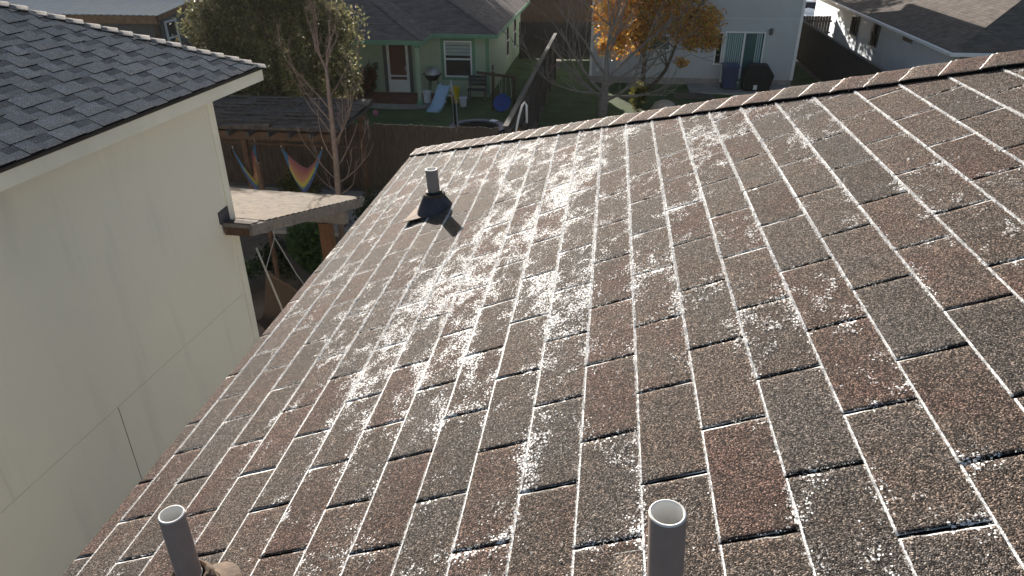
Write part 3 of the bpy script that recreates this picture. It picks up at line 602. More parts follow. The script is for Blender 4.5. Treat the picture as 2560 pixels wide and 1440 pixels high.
jb.box(wx-0.01, -10, zj-0.006, wx+0.003, wy-0.087, zj+0.004)
jb.build('panel_joint', 'soffit', nb, local=True)
MB().box(wx-0.01, -2.93, zj-1.25, wx+0.002, -2.924, zj-0.007).build('panel_seam', 'wood_rail', nb, local=True); MB().box(wx-0.01, -4.15, zj+0.005, wx+0.0015, -4.145, NZ-0.152).build('panel_seam', 'soffit', nb, local=True)
# lean-to patio roof on its far wall, running past the corner as a short return
zt = -2.165-GZ; zl = -3.02-GZ; py0, py1 = -0.80, 2.33; xq0, xq1 = -4.6, -0.005
def pz(y): return zt + (zl-zt)*(y-(-0.80))/(py1+0.80)
pr = MB(); prr = MB()
nC = 22
for i in range(nC):
    a = py1-(py1-py0)*i/nC; b = py1-(py1-py0)*(i+1)/nC-0.02
    if b < py0: b = py0
    x0 = xq0 if a > wy+0.03 else wx+0.03
    if b < wy+0.03 <= a: b = wy+0.021
    nx = 18 if a > wy+0.03 else 2
    for q in range(nx):
        xa = x0+(xq1-x0)*q/nx; xb = x0+(xq1-x0)*(q+1)/nx; l = 0.012+0.004*random.random()
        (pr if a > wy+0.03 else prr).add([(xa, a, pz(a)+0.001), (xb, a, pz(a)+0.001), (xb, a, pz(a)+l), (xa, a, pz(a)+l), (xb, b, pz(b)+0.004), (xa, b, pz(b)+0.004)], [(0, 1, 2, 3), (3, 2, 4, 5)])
xq1b = -0.012
pr.prism([(xq0, wy+0.02, pz(wy+0.02)), (xq1b, wy+0.02, pz(wy+0.02)), (xq1b, py1, pz(py1)), (xq0, py1, pz(py1))], (0, 0, -0.03))
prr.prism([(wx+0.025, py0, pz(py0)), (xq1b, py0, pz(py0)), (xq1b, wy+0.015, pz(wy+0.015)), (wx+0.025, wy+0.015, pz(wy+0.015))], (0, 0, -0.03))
MT['patio_shingle_shaded'] = mat('patio_shingle_shaded', (0.075, 0.062, 0.056), 0.95, 0.3, 9, 0.01, 40, spec=0.1)  # same shingles as the patio roof, the house's shade put into the colour
MT['patio_shingle'] = mat('patio_shingle', (0.175, 0.132, 0.088), 0.95, 0.25, 9, 0.012, 26, col2=(0.075, 0.062, 0.05))
pr.build('patio_roof', 'patio_shingle', nb, local=True); prr.build('return_roof', 'patio_shingle_shaded', nb, local=True)

pb = MB()
def rakeb(y0_, y1_, x, dz, hgt, th): pb.prism([(x, y0_, pz(y0_)-dz), (x, y1_, pz(y1_)-dz), (x, y1_, pz(y1_)-dz-hgt), (x, y0_, pz(y0_)-dz-hgt)], (th, 0, 0))
rakeb(py0-0.012, py1+0.02, -0.010, 0.006, 0.055, 0.022); rakeb(py0+0.01, py1, -0.045, 0.062, 0.085, 0.03)
pb.box(wx+0.025, py0-0.012, pz(py0)-0.05, -0.0115, py0+0.006, pz(py0)-0.006)
pb.build('rake_board', 'wood_beam', nb, local=True)
pf = MB(); pf.box(wx+0.028, py0+0.008, pz(py0)-0.16, -0.047, wy-0.002, pz(py0)-0.055); pf.box(wx+0.03, py0-0.006, pz(py0)-0.155, wx+0.06, py0+0.007, pz(py0)-0.052); pf.box(-0.09, py0-0.006, pz(py0)-0.155, -0.06, py0+0.007, pz(py0)-0.052); pf.build('return_box', 'wood_brown', nb, local=True)
sf = MB(); sf.prism([(wx+0.004, py0-0.03, pz(py0)-0.02), (wx+0.004, wy-0.09, pz(wy)-0.02), (wx+0.004, wy-0.09, pz(wy)+0.20), (wx+0.004, py0-0.03, pz(py0)+0.12)], (0.012, 0, 0)); sf.build('step_flashing', 'flash_paint', nb, local=True)
bm_ = MB(); bm_.box(xq0, py1-0.42, pz(py1)-0.29, -0.14, py1-0.30, pz(py1)-0.09)
for i in range(9): xx = xq0+0.2+i*0.52; bm_.prism([(xx, wy+0.05, pz(wy)-0.034), (xx, py1-0.02, pz(py1)-0.034), (xx, py1-0.02, pz(py1)-0.15), (xx, wy+0.05, pz(wy)-0.15)], (0.04, 0, 0))
bm_.build('patio_beam', 'wood_beam', nb, local=True)
for xx in (-0.50, -4.3):
    MB().box(xx-0.085, py1-0.45, 0, xx+0.085, py1-0.28, pz(py1)-0.292).build('patio_post', 'wood_orange', nb, local=True, bevel=0.006)

cord = MB(); cord.tube([(-3.93, 6.03, -2.42), (-3.80, 6.10, -3.2), (-3.66, 6.20, -4.6), (-3.60, 6.26, -5.6)], 0.011, 8); tag(cord.build('cord', 'rope', smooth=True), 'thin pale cord hanging from the small roof return of the cream house', 'cord')

# ------------------------------------------------------------------ trees and plants
def leaf_cloud(mb, centers, n, size, pal, flat=0.5, shell=0.35, rot=None):
    "n small two-triangle leaves spread through ellipsoid clumps (cx,cy,cz,rx,ry,rz)"
    wts = np.array([c[3]*c[4]*c[5] for c in centers])**0.67; wts /= wts.sum(); pick = RNG.choice(len(centers), n, p=wts)
    d = RNG.normal(size=(n, 3)); d /= np.linalg.norm(d, axis=1, keepdims=True); r = (RNG.random(n)**shell)[:, None]
    C_ = np.array(centers)[pick]; lump = 1+0.34*np.sin(d[:, :1]*7+C_[:, :1]*5)*np.cos(d[:, 1:2]*6+C_[:, 2:3]*4)
    pos = C_[:, :3] + d*r*lump*C_[:, 3:6]
    a = RNG.normal(size=(n, 3)); a[:, 2] -= 0.3; a /= np.linalg.norm(a, axis=1, keepdims=True); b = np.cross(a, RNG.normal(size=(n, 3))); b /= np.linalg.norm(b, axis=1, keepdims=True)
    sz = size*(0.6+0.8*RNG.random(n))[:, None]; pal = np.array(pal); cc = pal[RNG.integers(0, len(pal), n)]*(0.75+0.5*RNG.random(n))[:, None]
    nn = np.cross(a, b)
    A = pos-a*sz; B = pos+b*sz*flat+nn*sz*0.15; D = pos+a*sz; E2 = pos-b*sz*flat+nn*sz*0.15
    for i in range(n): mb.add((A[i], B[i], D[i], E2[i]), ((0, 1, 2, 3),), 0, (*cc[i], 1))
    return mb
def grow(mb, p, d, length, r, depth, spread=0.6, up=0.25, nseg=4, kids=(2, 4), rmin=0.004, tips=None, shrink=0.62):
    p = Vector(p); d = Vector(d).normalized(); pts = [p.copy()]; rr = [r]
    for i in range(nseg):
        d = (d + Vector((random.gauss(0, 0.13), random.gauss(0, 0.13), random.gauss(0, 0.08)+up*0.22))).normalized()
        p = p + d*(length/nseg); pts.append(p.copy()); rr.append(max(rmin, r*(1-0.62*(i+1)/nseg)))
    mb.tube(pts, rr, 6 if r > 0.02 else 4, caps=False)
    if tips is not None and depth <= 1: tips.append(p.copy())
    if depth <= 0: return
    for k in range(random.randint(*kids)):
        i = random.randint(1, nseg); q = pts[i]; ax = Vector((random.gauss(0, 1), random.gauss(0, 1), random.gauss(0, 0.6))).normalized()
        nd = (d + ax*spread*(0.7+0.6*random.random())).normalized()
        grow(mb, q, nd, length*shrink*(0.7+0.5*random.random()), max(rmin, rr[i]*0.68), depth-1, spread, up, max(3, nseg-1), kids, rmin, tips, shrink)

G_EV = ((0.06, 0.08, 0.03), (0.09, 0.10, 0.04))
# slim reddish bare tree in the neighbour's yard
tr = thing('bare_tree', (-5.55, 12.5, GZ), 'slim bare reddish tree in front of the rainbow hammock chairs', 'tree')
b = MB(); tp = [(-5.55, 12.5, GZ), (-5.50, 12.5, -4.3), (-5.45, 12.5, -3.4), (-5.44, 12.5, -2.7), (-5.44, 12.52, -2.1), (-5.42, 12.5, -1.7)]
b.tube(tp, [0.072, 0.060, 0.052, 0.045, 0.037, 0.026], 10); b.build('trunk', 'bark_red', tr, smooth=True)
b = MB(); random.seed(4)
for (z0, dx, dy, dz, ln, r) in ((-1.75, -0.55, 0.2, 1.1, 1.25, .020), (-1.75, 0.25, -0.2, 1.2, 1.2, .019), (-1.8, -0.12, 0.3, 1.3, 1.3, .018), (-1.75, 0.42, 0.1, 1.1, 1.0, .017), (-1.7, 0.02, -0.1, 1.3, 1.3, .019), (-2.5, -0.85, 0.2, 0.75, 1.35, .017), (-2.75, -0.95, -0.1, 0.75, 1.3, .016), (-3.0, -0.9, 0.3, 0.8, 1.2, .015), (-3.25, 0.75, -0.1, 0.9, 1.35, .020), (-3.35, 0.95, 0.2, 1.0, 1.2, .016), (-3.55, -0.7, 0.1, 0.75, 1.3, .018), (-3.7, 0.95, 0.1, 0.75, 1.15, .016), (-3.95, -0.8, -.1, 0.5, 1.0, .014), (-4.05, 0.9, 0.1, 0.55, 1.25, .016), (-4.3, 1.0, -0.2, 0.4, 0.9, .012), (-2.3, 0.6, 0.3, 0.8, 0.8, .013), (-4.2, -0.9, 0.2, 0.25, 0.8, .012)):
    t = (z0-GZ)/4.1; grow(b, (-5.55+0.11*min(1, t), 12.5, z0), (dx, dy, dz), ln*(0.72 if z0 > -2 else 0.95), r, 3, 0.38, 0.85, 5, (1, 3), 0.0045, None, 0.5)
b.build('branches', 'bark_red', tr)
# large grey bare tree in the middle yard
tr = thing('bare_tree', (-0.24, 25.0, GZ), 'wide bare grey tree standing on grass beside the orange-leaved tree', 'tree')
b = MB(); b.tube([(-0.24, 25, GZ), (-0.22, 25, -5.3), (-0.20, 25, -4.9), (-0.16, 25.02, -4.3), (-0.2, 25, -3.7)], [0.20, 0.165, 0.15, 0.10, 0.075], 12); b.build('trunk', 'bark_gray', tr, smooth=True)
b = MB(); random.seed(21)
for (z0, dx, dy, dz, ln, r) in ((-5.1, -1.0, 0.1, 0.55, 2.6, .060), (-4.9, -0.8, -0.2, 0.95, 2.8, .062), (-5.2, 1.0, 0.1, 0.33, 2.9, .055), (-4.7, 1.0, -0.3, 0.75, 3.0, .058), (-4.4, 0.75, 0.3, 1.0, 3.2, .055), (-4.2, -0.5, 0.2, 1.0, 3.0, .055), (-3.9, 0.1, -0.2, 1.0, 3.2, .052), (-3.8, -0.25, -0.3, 1.0, 2.8, .045), (-3.8, 0.4, 0.2, 1.0, 3.0, .048), (-4.9, -1.0, -0.3, 0.2, 2.2, .042), (-5.0, 0.9, -0.5, 0.15, 2.2, .04)):
    grow(b, (-0.22, 25, z0), (dx, dy, dz), ln, r, 3, 0.62, 0.35, 5, (2, 4), 0.0085, None, 0.58)
b.build('branches', 'bark_gray', tr)
# tree still holding orange leaves
tr = thing('autumn_tree', (1.1, 27.5, GZ), 'small tree with orange and yellow autumn leaves before the white house', 'tree')
b = MB(); b.tube([(1.12, 27.5, GZ), (1.22, 27.5, -5.0), (1.26, 27.5, -4.2), (1.15, 27.5, -3.5), (1.05, 27.5, -2.6), (1.0, 27.5, -1.2)], [0.12, 0.10, 0.085, 0.07, 0.05, 0.02], 10)
b.tube([(1.20, 27.5, -5.4), (1.7, 27.45, -5.0), (2.05, 27.4, -4.5), (2.35, 27.5, -3.6), (2.6, 27.5, -2.2)], [0.085, 0.08, 0.07, 0.05, 0.02], 9); b.build('trunk', 'bark_dark', tr, smooth=True)
b = MB(); random.seed(8)
for q in ((1.26, 27.5, -4.2), (1.15, 27.5, -3.6), (2.1, 27.4, -4.4), (2.3, 27.5, -3.7), (1.05, 27.5, -3.0), (2.5, 27.5, -3.0), (1.2, 27.5, -3.9)):
    for i in range(3): grow(b, q, (random.gauss(0, 1), random.gauss(0, 0.8), 0.8), 1.4, 0.028, 2, 0.6, 0.4, 4, (2, 3), 0.006, None, 0.6)
b.build('branches', 'bark_dark', tr)
crown = [(-0.1, 27.4, -2.6, .75, .8, .9), (0.25, 27.3, -3.4, .6, .7, .65), (0.9, 27.5, -2.3, .8, .9, .9), (1.2, 27.3, -3.2, .7, .7, .5), (1.9, 27.5, -2.2, .9, .9, .8), (2.5, 27.5, -2.9, .8, .8, .65), (3.3, 27.5, -2.7, .75, .8, .6), (3.6, 27.6, -3.4, .45, .6, .45), (2.9, 27.4, -3.5, .45, .5, .3), (0.2, 27.5, -1.5, 1, 1, .8), (1.4, 27.5, -1.2, 1.2, 1.1, .9), (2.6, 27.6, -1.5, 1.1, 1, .8), (-0.35, 27.3, -3.7, .28, .4, .3), (2.6, 27.4, -4.2, .28, .3, .22), (1.05, 27.4, -3.75, .35, .4, .25)]
b = leaf_cloud(MB(), crown, 20000, 0.060, ((0.62, 0.29, 0.05), (0.70, 0.40, 0.08), (0.52, 0.20, 0.05), (0.66, 0.44, 0.09), (0.30, 0.27, 0.05), (0.34, 0.14, 0.04)), 0.55, 0.45); b.build('crown', 'leaf', tr)
# big evergreen behind the pergola
tr = thing('evergreen_tree', (-10.3, 20.8, GZ), 'large evergreen tree with sunlit leaf tips beside the green house', 'tree')
b = MB(); random.seed(3)
for q in ((-10.6, 20.8), (-9.9, 21.0), (-11.3, 20.9)):
    grow(b, (q[0], q[1], GZ), (random.gauss(0, .15), random.gauss(0, .15), 1), 3.2, 0.11, 2, 0.5, 0.5, 5, (3, 4), 0.012)
b.build('trunk', 'bark_dark', tr)
ev = [(-12.2, 20.9, -2.2, 0.95, 1.2, 1.1), (-11.2, 20.6, -1.6, 1.2, 1.3, 1.2), (-10.2, 20.8, -1.2, 1.2, 1.2, 1.2), (-9.3, 20.8, -1.7, 1.0, 1.2, 1.1), (-8.4, 20.8, -2.2, .85, 1.0, .85), (-11.6, 20.4, -3.2, 1.1, 1.2, .9), (-10.2, 20.2, -3.0, 1.3, 1.2, 1.1), (-8.9, 20.4, -3.2, 1.0, 1.1, 1.0), (-10.8, 20.4, -4.2, 1.2, 1.1, .8), (-9.3, 20.3, -4.3, 1.2, 1.1, .7), (-8.1, 20.5, -3.6, .55, .8, .8), (-11.2, 20.8, -0.6, 1.1, 1.2, .9), (-9.6, 20.9, -0.6, .9, 1.1, .8)]
b = leaf_cloud(MB(), ev, 50000, 0.058, ((0.11, 0.115, 0.05), (0.16, 0.155, 0.07), (0.23, 0.21, 0.105), (0.09, 0.095, 0.045), (0.13, 0.105, 0.06)), 0.5, 0.42); b.build('crown', 'leaf', tr)
def shrub(name, c, r, n, sz, pal, label, cat='shrub', group=None, stems=6):
    t = thing(name, (c[0], c[1], GZ), label, cat, group); cl = []
    for i in range(7):
        cl.append((c[0]+random.gauss(0, r[0]*.35), c[1]+random.gauss(0, r[1]*.35), GZ+r[2]*(0.5+0.8*random.random()), r[0]*.55, r[1]*.55, r[2]*.55))
    leaf_cloud(MB(), cl, n, sz, pal, 0.5, 0.5).build('foliage', 'leaf', t)
    b_ = MB()
    for i in range(stems): b_.tube([(c[0]+random.gauss(0, .03), c[1]+random.gauss(0, .03), GZ), (cl[i % 7][0], cl[i % 7][1], cl[i % 7][2])], [0.014, 0.005], 5, caps=False)
    b_.build('stem', 'bark_dark', t); return t
random.seed(33)
G1 = ((0.045, 0.085, 0.025), (0.06, 0.11, 0.03), (0.035, 0.06, 0.02)); G2 = ((0.035, 0.05, 0.025), (0.05, 0.065, 0.03), (0.03, 0.04, 0.022)); G3 = ((0.10, 0.035, 0.02), (0.16, 0.05, 0.025), (0.06, 0.05, 0.02))
shrub('shrub', (-5.75, 11.6), (0.55, 0.6, 0.75), 5200, 0.05, G1, 'bright green shrub under the edge of the sunlit patio roof', stems=7)
shrub('shrub', (-5.0, 13.6), (0.8, 0.9, 0.95), 6000, 0.05, G2, 'dark shrub at the foot of the slim bare tree by the roof hip')
shrub('shrub', (-6.6, 11.8), (0.5, 0.5, 0.45), 2200, 0.05, G2, 'low dark plant below the right rainbow hammock chair')
shrub('shrub', (-7.7, 15.4), (0.55, 0.3, 0.6), 1600, 0.05, ((0.07, 0.085, 0.03), (0.10, 0.095, 0.03)), 'sparse pale-leaved shrub between the two rainbow hammock chairs')
shrub('shrub', (1.02, 26.6), (0.34, 0.34, 0.62), 2200, 0.055, ((0.11, 0.11, 0.03), (0.16, 0.14, 0.04), (0.07, 0.08, 0.02)), 'yellowish upright bush at the foot of the autumn tree')
shrub('shrub', (-9.75, 27.5), (0.45, 0.45, 0.75), 2600, 0.055, G3, 'reddish brown shrub beside the white storm door')
shrub('shrub', (-2.35, 18.1), (0.28, 0.3, 0.95), 900, 0.055, ((0.40, 0.15, 0.03), (0.34, 0.10, 0.03)), 'orange-leaved shrub at the fence just past the hip', stems=5)
shrub('shrub', (-7.3, 10.9), (0.5, 0.5, 0.35), 1800, 0.045, G1, 'small green plant under the patio roof near the brown hammock')

tr = thing('street_tree', (7.4, 44.0, GZ), 'leafy tree hidden behind the white house, dappling the long house wall', 'tree')
MB().tube([(7.4, 44, GZ), (7.3, 44, -2.6), (7.4, 44, -1)], [0.16, 0.12, 0.05], 8).build('trunk', 'bark_dark', tr, smooth=True)
leaf_cloud(MB(), [(7.6, 44, -2.0, 1.1, 1, .9), (6.6, 44, -1.5, 1.2, 1.1, 1.0), (8.5, 44, -2.1, .9, .9, .8), (5.6, 44.2, -1.0, 1.1, 1, 1), (7.4, 44, -0.7, 1.4, 1.2, .9)], 5200, 0.085, G_EV, 0.6, 0.6).build('crown', 'leaf', tr)
tr = thing('unseen_shade_tree', (-12.8, 46.0, GZ), 'added unseen leafy tree far behind the green house, shading its roof', 'tree')  # out of view, added to cast shade on the green house's right slope
b = MB(); b.tube([(-12.8, 46, GZ), (-12.6, 46, -2), (-12.9, 46, 3)], [0.3, 0.24, 0.1], 10); b.build('trunk', 'bark_dark', tr, smooth=True)
b = leaf_cloud(MB(), [(-13, 46, 2.2, 3.4, 3, 2.2), (-15.6, 45.5, 1.2, 2.6, 2.6, 1.8), (-17.8, 46.5, 1.4, 2.4, 2.4, 1.8)], 9000, 0.17, G_EV, 0.6, 0.5); b.build('crown', 'leaf', tr)
# ------------------------------------------------------------------ pergola and hammock chairs
pg = thing('pergola', (-8.4, 15.3, GZ), 'dark wooden pergola with a mossy roof behind the slim bare tree', 'pergola')
r = MB(); zf, zb = -3.36, -3.30
for i in range(9):
    y0 = 14.05+i*0.29; z0 = zf+(zb-zf)*i/9
    for k in range(13):
        x0 = -11.2+k*0.405; l = 0.06*random.random()
        r.add([(x0, y0, z0+l), (x0+0.40, y0+random.gauss(0, .04), z0+l), (x0+0.40, y0+0.31, z0+0.012), (x0, y0+0.31, z0+0.012), (x0, y0, z0-0.03), (x0+0.4, y0, z0-0.03)], [(0, 1, 2, 3), (4, 5, 1, 0)])
r.box(-11.2, 14.06, zf-0.06, -5.95, 16.65, zf-0.032); r.build('roof', 'pergola_roof', pg)
for k in range(11):
    x0 = -10.9+k*0.48; MB().box(x0, 13.86, zf-0.17, x0+0.06, 16.6, zf-0.061).build('rafter', 'wood_rail', pg)
for yb_ in (14.35, 16.3): MB().box(-11.1, yb_-0.05, zf-0.36, -6.05, yb_+0.05, zf-0.171).build('beam', 'wood_brown', pg)
for xx in (-10.9, -8.35, -6.2):
    for yb_ in (14.35, 16.3): MB().box(xx-0.06, yb_-0.06, GZ, xx+0.06, yb_+0.06, zf-0.361).build('post', 'wood_brown', pg)
MB().tube([(-8.9, 14.42, -3.84), (-5.6, 14.42, -3.86)], 0.022, 8).build('swing_bar', 'wood_brown', pg)
structure(MB().box(-11.4, 13.9, GZ-0.1, -5.7, 16.7, GZ+0.05).build('pergola_floor', 'concrete'))
def rainbow(x, y, ztop, wdt, drop, rz, label):
    t = thing('hammock_chair', (x, y, ztop-drop), label, 'hammock', 'rainbow hammock chairs under the pergola')
    ca, sa_ = math.cos(rz), math.sin(rz)
    def P(u, v):
        a = (u-0.5)*2; w_ = wdt/2*(abs(a)**1.25)*(1 if a > 0 else -1)*0.995
        sag = 1-abs(a)**1.9
        z = ztop - drop*sag*(0.50+0.50*v) - 0.06*v*(1-sag)
        d = (v-0.35)*0.30*sag + 0.18*math.sin(math.pi*v)*sag
        return (x+w_*ca+d*sa_, y+w_*sa_-d*ca, z)
    bands = ((0.42, 0.13, 0.15), (0.55, 0.17, 0.14), (0.62, 0.24, 0.13), (0.64, 0.28, 0.13), (0.66, 0.30, 0.12), (0.58, 0.44, 0.06), (0.50, 0.44, 0.05), (0.10, 0.22, 0.18), (0.05, 0.10, 0.34), (0.05, 0.09, 0.34))
    def cf(u, v):
        a = abs(u-0.5)*2
        return (0.07, 0.17, 0.29, 1) if a > 0.80-0.18*v else (*[0.62*q+0.05 for q in bands[min(9, int(v*10))]], 1)
    MB().grid(P, 40, 20, 0, cf).build('fabric', 'fabric', t, smooth=True)
    for sgn in (-1, 1): MB().tube([(x+sgn*wdt/2*ca, y+sgn*wdt/2*sa_, ztop), (x+sgn*wdt/2*ca, y+sgn*wdt/2*sa_, -3.84)], 0.012, 6).build('cord', 'rope', t)
    return t
rainbow(-7.02, 14.42, -3.92, 0.98, 1.02, 0.0, 'rainbow striped hammock chair seen from the front beside the slim bare tree')
rainbow(-8.42, 14.42, -3.9, 0.62, 1.1, R_(64), 'rainbow striped hammock chair hanging edge-on near the cream wall')
hm = thing('net_hammock', (-5.6, 9.9, GZ), 'brown net hammock with a wooden spreader bar below the patio roof', 'hammock')
A_, B_, AP = Vector((-6.02, 9.95, -4.80)), Vector((-4.62, 8.95, -4.86)), Vector((-6.2, 10.85, -4.55))
MB().tube([A_, B_], 0.022, 8).build('spreader_bar', 'wood_brown', hm)
def net(u, v): p = A_.lerp(B_, u) + Vector((0.25, -1.1, -0.35))*v; p.z -= 0.35*math.sin(math.pi*v)*1.0+0.12*math.sin(math.pi*u)*v; return p
MB().grid(net, 14, 14).build('net', 'jute', hm, smooth=True)
def fan(u, v): p = AP.lerp(Vector((-4.4, 9.6, -5.0)).lerp(Vector((-4.6, 9.0, -4.84)), u), v); p.z -= 0.22*math.sin(math.pi*v); return p
MB().grid(fan, 8, 12).build('side_panel', 'jute', hm, smooth=True)
MB().tube([AP, A_], 0.009, 6).tube([AP, AP.lerp(B_, 0.5)+Vector((0, 0, -.1)), B_], 0.009, 6).tube([AP, (-6.3, 10.9, -3.2)], 0.009, 6).build('cord', 'rope', hm)
MB().tube([(-6.3, 10.9, GZ), (-6.3, 10.9, -3.1)], 0.05, 8).build('post', 'wood_brown', hm)

# ------------------------------------------------------------------ fences
def fence(name, p, q, h, label, mm='wood_fence', rail=True, railside=1, pw=0.14, cap=False, jag=0.03, posts=2.4):
    p = Vector((*p, GZ)); q = Vector((*q, GZ)); d = (q-p); L_ = d.length; d.normalize(); nrm = Vector((-d.y, d.x, 0)); t = thing(name, p, label, 'fence'); n = int(L_/pw)
    m_ = MB()
    for i in range(n):
        a = p + d*(i*pw); hh_ = h+random.gauss(0, jag*0.5); w_ = pw*0.94; off = nrm*random.gauss(0, 0.004); b0 = a+off; b1 = a+d*w_+off
        m_.prism([b0+Vector((0, 0, 0.03)), b1+Vector((0, 0, 0.03)), b1+Vector((0, 0, hh_-0.03)), b1-d*0.025+Vector((0, 0, hh_)), b0+d*0.025+Vector((0, 0, hh_)), b0+Vector((0, 0, hh_-0.03))], nrm*0.018)
    m_.build('pickets', mm, t)
    r_ = MB()
    for zz_ in (0.35, h*0.55, h-0.25): r_.bar(p+nrm*(0.045*railside+0.009)+Vector((0, 0, zz_)), q+nrm*(0.045*railside+0.009)+Vector((0, 0, zz_)), 0.045, 0.09)
    if cap: r_.bar(p+nrm*0.01+Vector((0, 0, h+0.03)), q+nrm*0.01+Vector((0, 0, h+0.03)), 0.14, 0.04)
    r_.build('rail', 'wood_rail' if cap else mm, t)
    for i in range(int(L_/posts)+1):
        a = p+d*min(L_, i*posts)+nrm*(0.11*railside+0.009); MB().box(a.x-0.045, a.y-0.045, GZ, a.x+0.045, a.y+0.045, GZ+h-(0 if cap else 0.05)).build('post', 'wood_rail' if cap else mm, t)
    return t
fence('picket_fence', (-14, 17.05), (-2.75, 17.05), 1.80, 'weathered brown picket fence running behind the pergola', railside=1)
fence('picket_fence', (-2.66, 17.3), (-2.55, 33), 1.74, 'grey capped wooden fence between the green and white houses', railside=-1, cap=True)
fence('picket_fence', (9.25, 18), (9.25, 40), 1.80, 'dark wooden fence beside the long white house on the right', 'wood_fence_dark', railside=-1, cap=True, posts=1.83)
fence('picket_fence', (9.35, 40.0), (11.25, 40.0), 1.80, 'short dark fence closing the side yard near the parked car', 'wood_fence_dark')
fence('picket_fence', (-4.6, 36.4), (-0.9, 36.4), 1.8, 'far dark fence between the green house and the white house', 'wood_fence_dark')

# ------------------------------------------------------------------ houses behind
def hip_roof(mb, x0, y0, x1, y1, z, tn, th=0.14):
    hw = min(x1-x0, y1-y0)/2; zt_ = z+hw*tn
    if x1-x0 < y1-y0: a, b_ = ((x0+x1)/2, y0+hw, zt_), ((x0+x1)/2, y1-hw, zt_)
    else: a, b_ = (x0+hw, (y0+y1)/2, zt_), (x1-hw, (y0+y1)/2, zt_)
    v = [(x0, y0, z), (x1, y0, z), (x1, y1, z), (x0, y1, z), a, b_]
    if x1-x0 < y1-y0: fs = [(0, 1, 4), (1, 2, 5, 4), (2, 3, 5), (3, 0, 4, 5)]
    else: fs = [(0, 1, 5, 4), (1, 2, 5), (2, 3, 4, 5), (3, 0, 4)]
    mb.add(v, fs); return a, b_
def hip_line(mb, p, q, w_=0.16, h=0.03): mb.bar(p, q, w_, h)
def window(parent, x0, z0, x1, z1, y, frame, pane, trim=None, trimw=0.1, mid=True, blind=False, th=0.05):
    "front-facing (towards -y) window standing proud of a wall at y"
    f_ = MB(); fw = 0.055
    for (a, b_, c_, d_) in ((x0, z0, x0+fw, z1), (x1-fw, z0, x1, z1), (x0+fw, z0, x1-fw, z0+fw), (x0+fw, z1-fw, x1-fw, z1)): f_.box(a, y-th, b_, c_, y+0.02, d_)
    if mid: f_.box(x0+fw, y-th*0.8, (z0+z1)/2-0.03, x1-fw, y+0.02, (z0+z1)/2+0.03)
    o = f_.build('window', frame, parent)
    MB().box(x0+fw*0.8, y-0.016, z0+fw*0.8, x1-fw*0.8, y-0.004, z1-fw*0.8).build('pane', pane, o)
    if blind:
        m_ = MB()
        for i in range(4): zz_ = z1-fw-0.13*(i+1); m_.box(x0+fw, y-0.030, zz_+0.012, x1-fw, y-0.019, zz_+0.125)
        m_.build('blind', 'blind', o)
    if trim:
        m_ = MB(); w_ = trimw
        for (a, b_, c_, d_) in ((x0-w_, z0-w_, x0-0.001, z1+w_), (x1+0.001, z0-w_, x1+w_, z1+w_), (x0-0.001, z0-w_, x1+0.001, z0-0.001), (x0-0.001, z1+0.001, x1+0.001, z1+w_)): m_.box(a, y-0.03, b_, c_, y+0.02, d_)
        m_.build('trim', trim, o)
    return o
# green house
gh = thing('green_house', (-8, 28, GZ), 'single storey pale green house with dark shingle roof and red porch', 'house')
EZ = -3.34
r = MB(); A1 = hip_roof(r, -16.2, 27.52, -4.42, 39.2, EZ, 0.416); B1 = hip_roof(r, -14.6, 25.75, -6.93, 37.0, EZ, 0.416); r.build('roof', 'roof_brown', gh)
hc = MB(); hip_line(hc, (-4.42, 27.52, EZ+.01), A1[0] if False else (-4.42-5.84, 27.52+5.84, EZ+5.84*.416+.01)); hip_line(hc, (-6.93, 25.75, EZ+.01), (-6.93-3.83, 25.75+3.83, EZ+3.83*.416+.01)); hc.build('hip_cap', 'roof_brown', gh)
f_ = MB(); fh = 0.15
f_.box(-6.93, 27.50, EZ-fh, -4.40, 27.52, EZ+0.005); f_.box(-4.42, 27.521, EZ-fh, -4.40, 39.2, EZ+0.005); f_.box(-14.6, 25.73, EZ-fh, -6.91, 25.75, EZ+0.005); f_.box(-6.93, 25.751, EZ-fh, -6.91, 27.499, EZ+0.005); f_.build('fascia', 'green_trim', gh)
MB().box(-14.58, 25.752, EZ-fh+0.01, -6.935, 28.0, EZ-fh+0.03).box(-6.934, 27.522, EZ-fh+0.01, -4.43, 28.0, EZ-fh+0.03).build('soffit', 'green_trim', gh)
MB().box(-15.9, 28.0, GZ, -4.85, 38.8, EZ-0.02).build('wall', 'green_wall', gh)
MB().box(-4.95, 27.972, GZ+0.1, -4.822, 28.10, EZ-0.16).build('corner_board', 'green_trim', gh)
window(gh, -6.62, -5.06, -5.50, -3.66, 28.0, 'white_trim', 'glass', 'green_trim', 0.13, True, True)
for (y0, y1) in ((33.0, 33.75), (35.6, 36.5)):
    o = MB().box(-4.86, y0, -5.2, -4.80, y1, -3.75).build('window', 'white_trim', gh); MB().box(-4.81, y0+.07, -5.12, -4.792, y1-.07, -4.5).box(-4.81, y0+.07, -4.44, -4.792, y1-.07, -3.83).build('pane', 'glass', o)
d_ = MB(); d_.box(-8.98, 27.95, GZ+0.13, -8.88, 28.01, -3.72); d_.box(-8.20, 27.95, GZ+0.13, -8.10, 28.01, -3.72); d_.box(-8.88, 27.95, -3.82, -8.20, 28.01, -3.72); d_.box(-8.88, 27.955, GZ+0.13, -8.20, 28.005, -5.22); d_.box(-8.88, 27.957, -5.10, -8.20, 28.003, -5.04)
dr = d_.build('storm_door', 'white_trim', gh); MB().box(-8.885, 27.985, -5.225, -8.195, 27.995, -3.81).build('pane', 'door_red', dr)
MB().box(-9.14, 27.965, GZ+0.13, -8.985, 28.004, -3.60).box(-8.095, 27.965, GZ+0.13, -7.95, 28.004, -3.60).build('door_trim', 'dark_trim', gh)
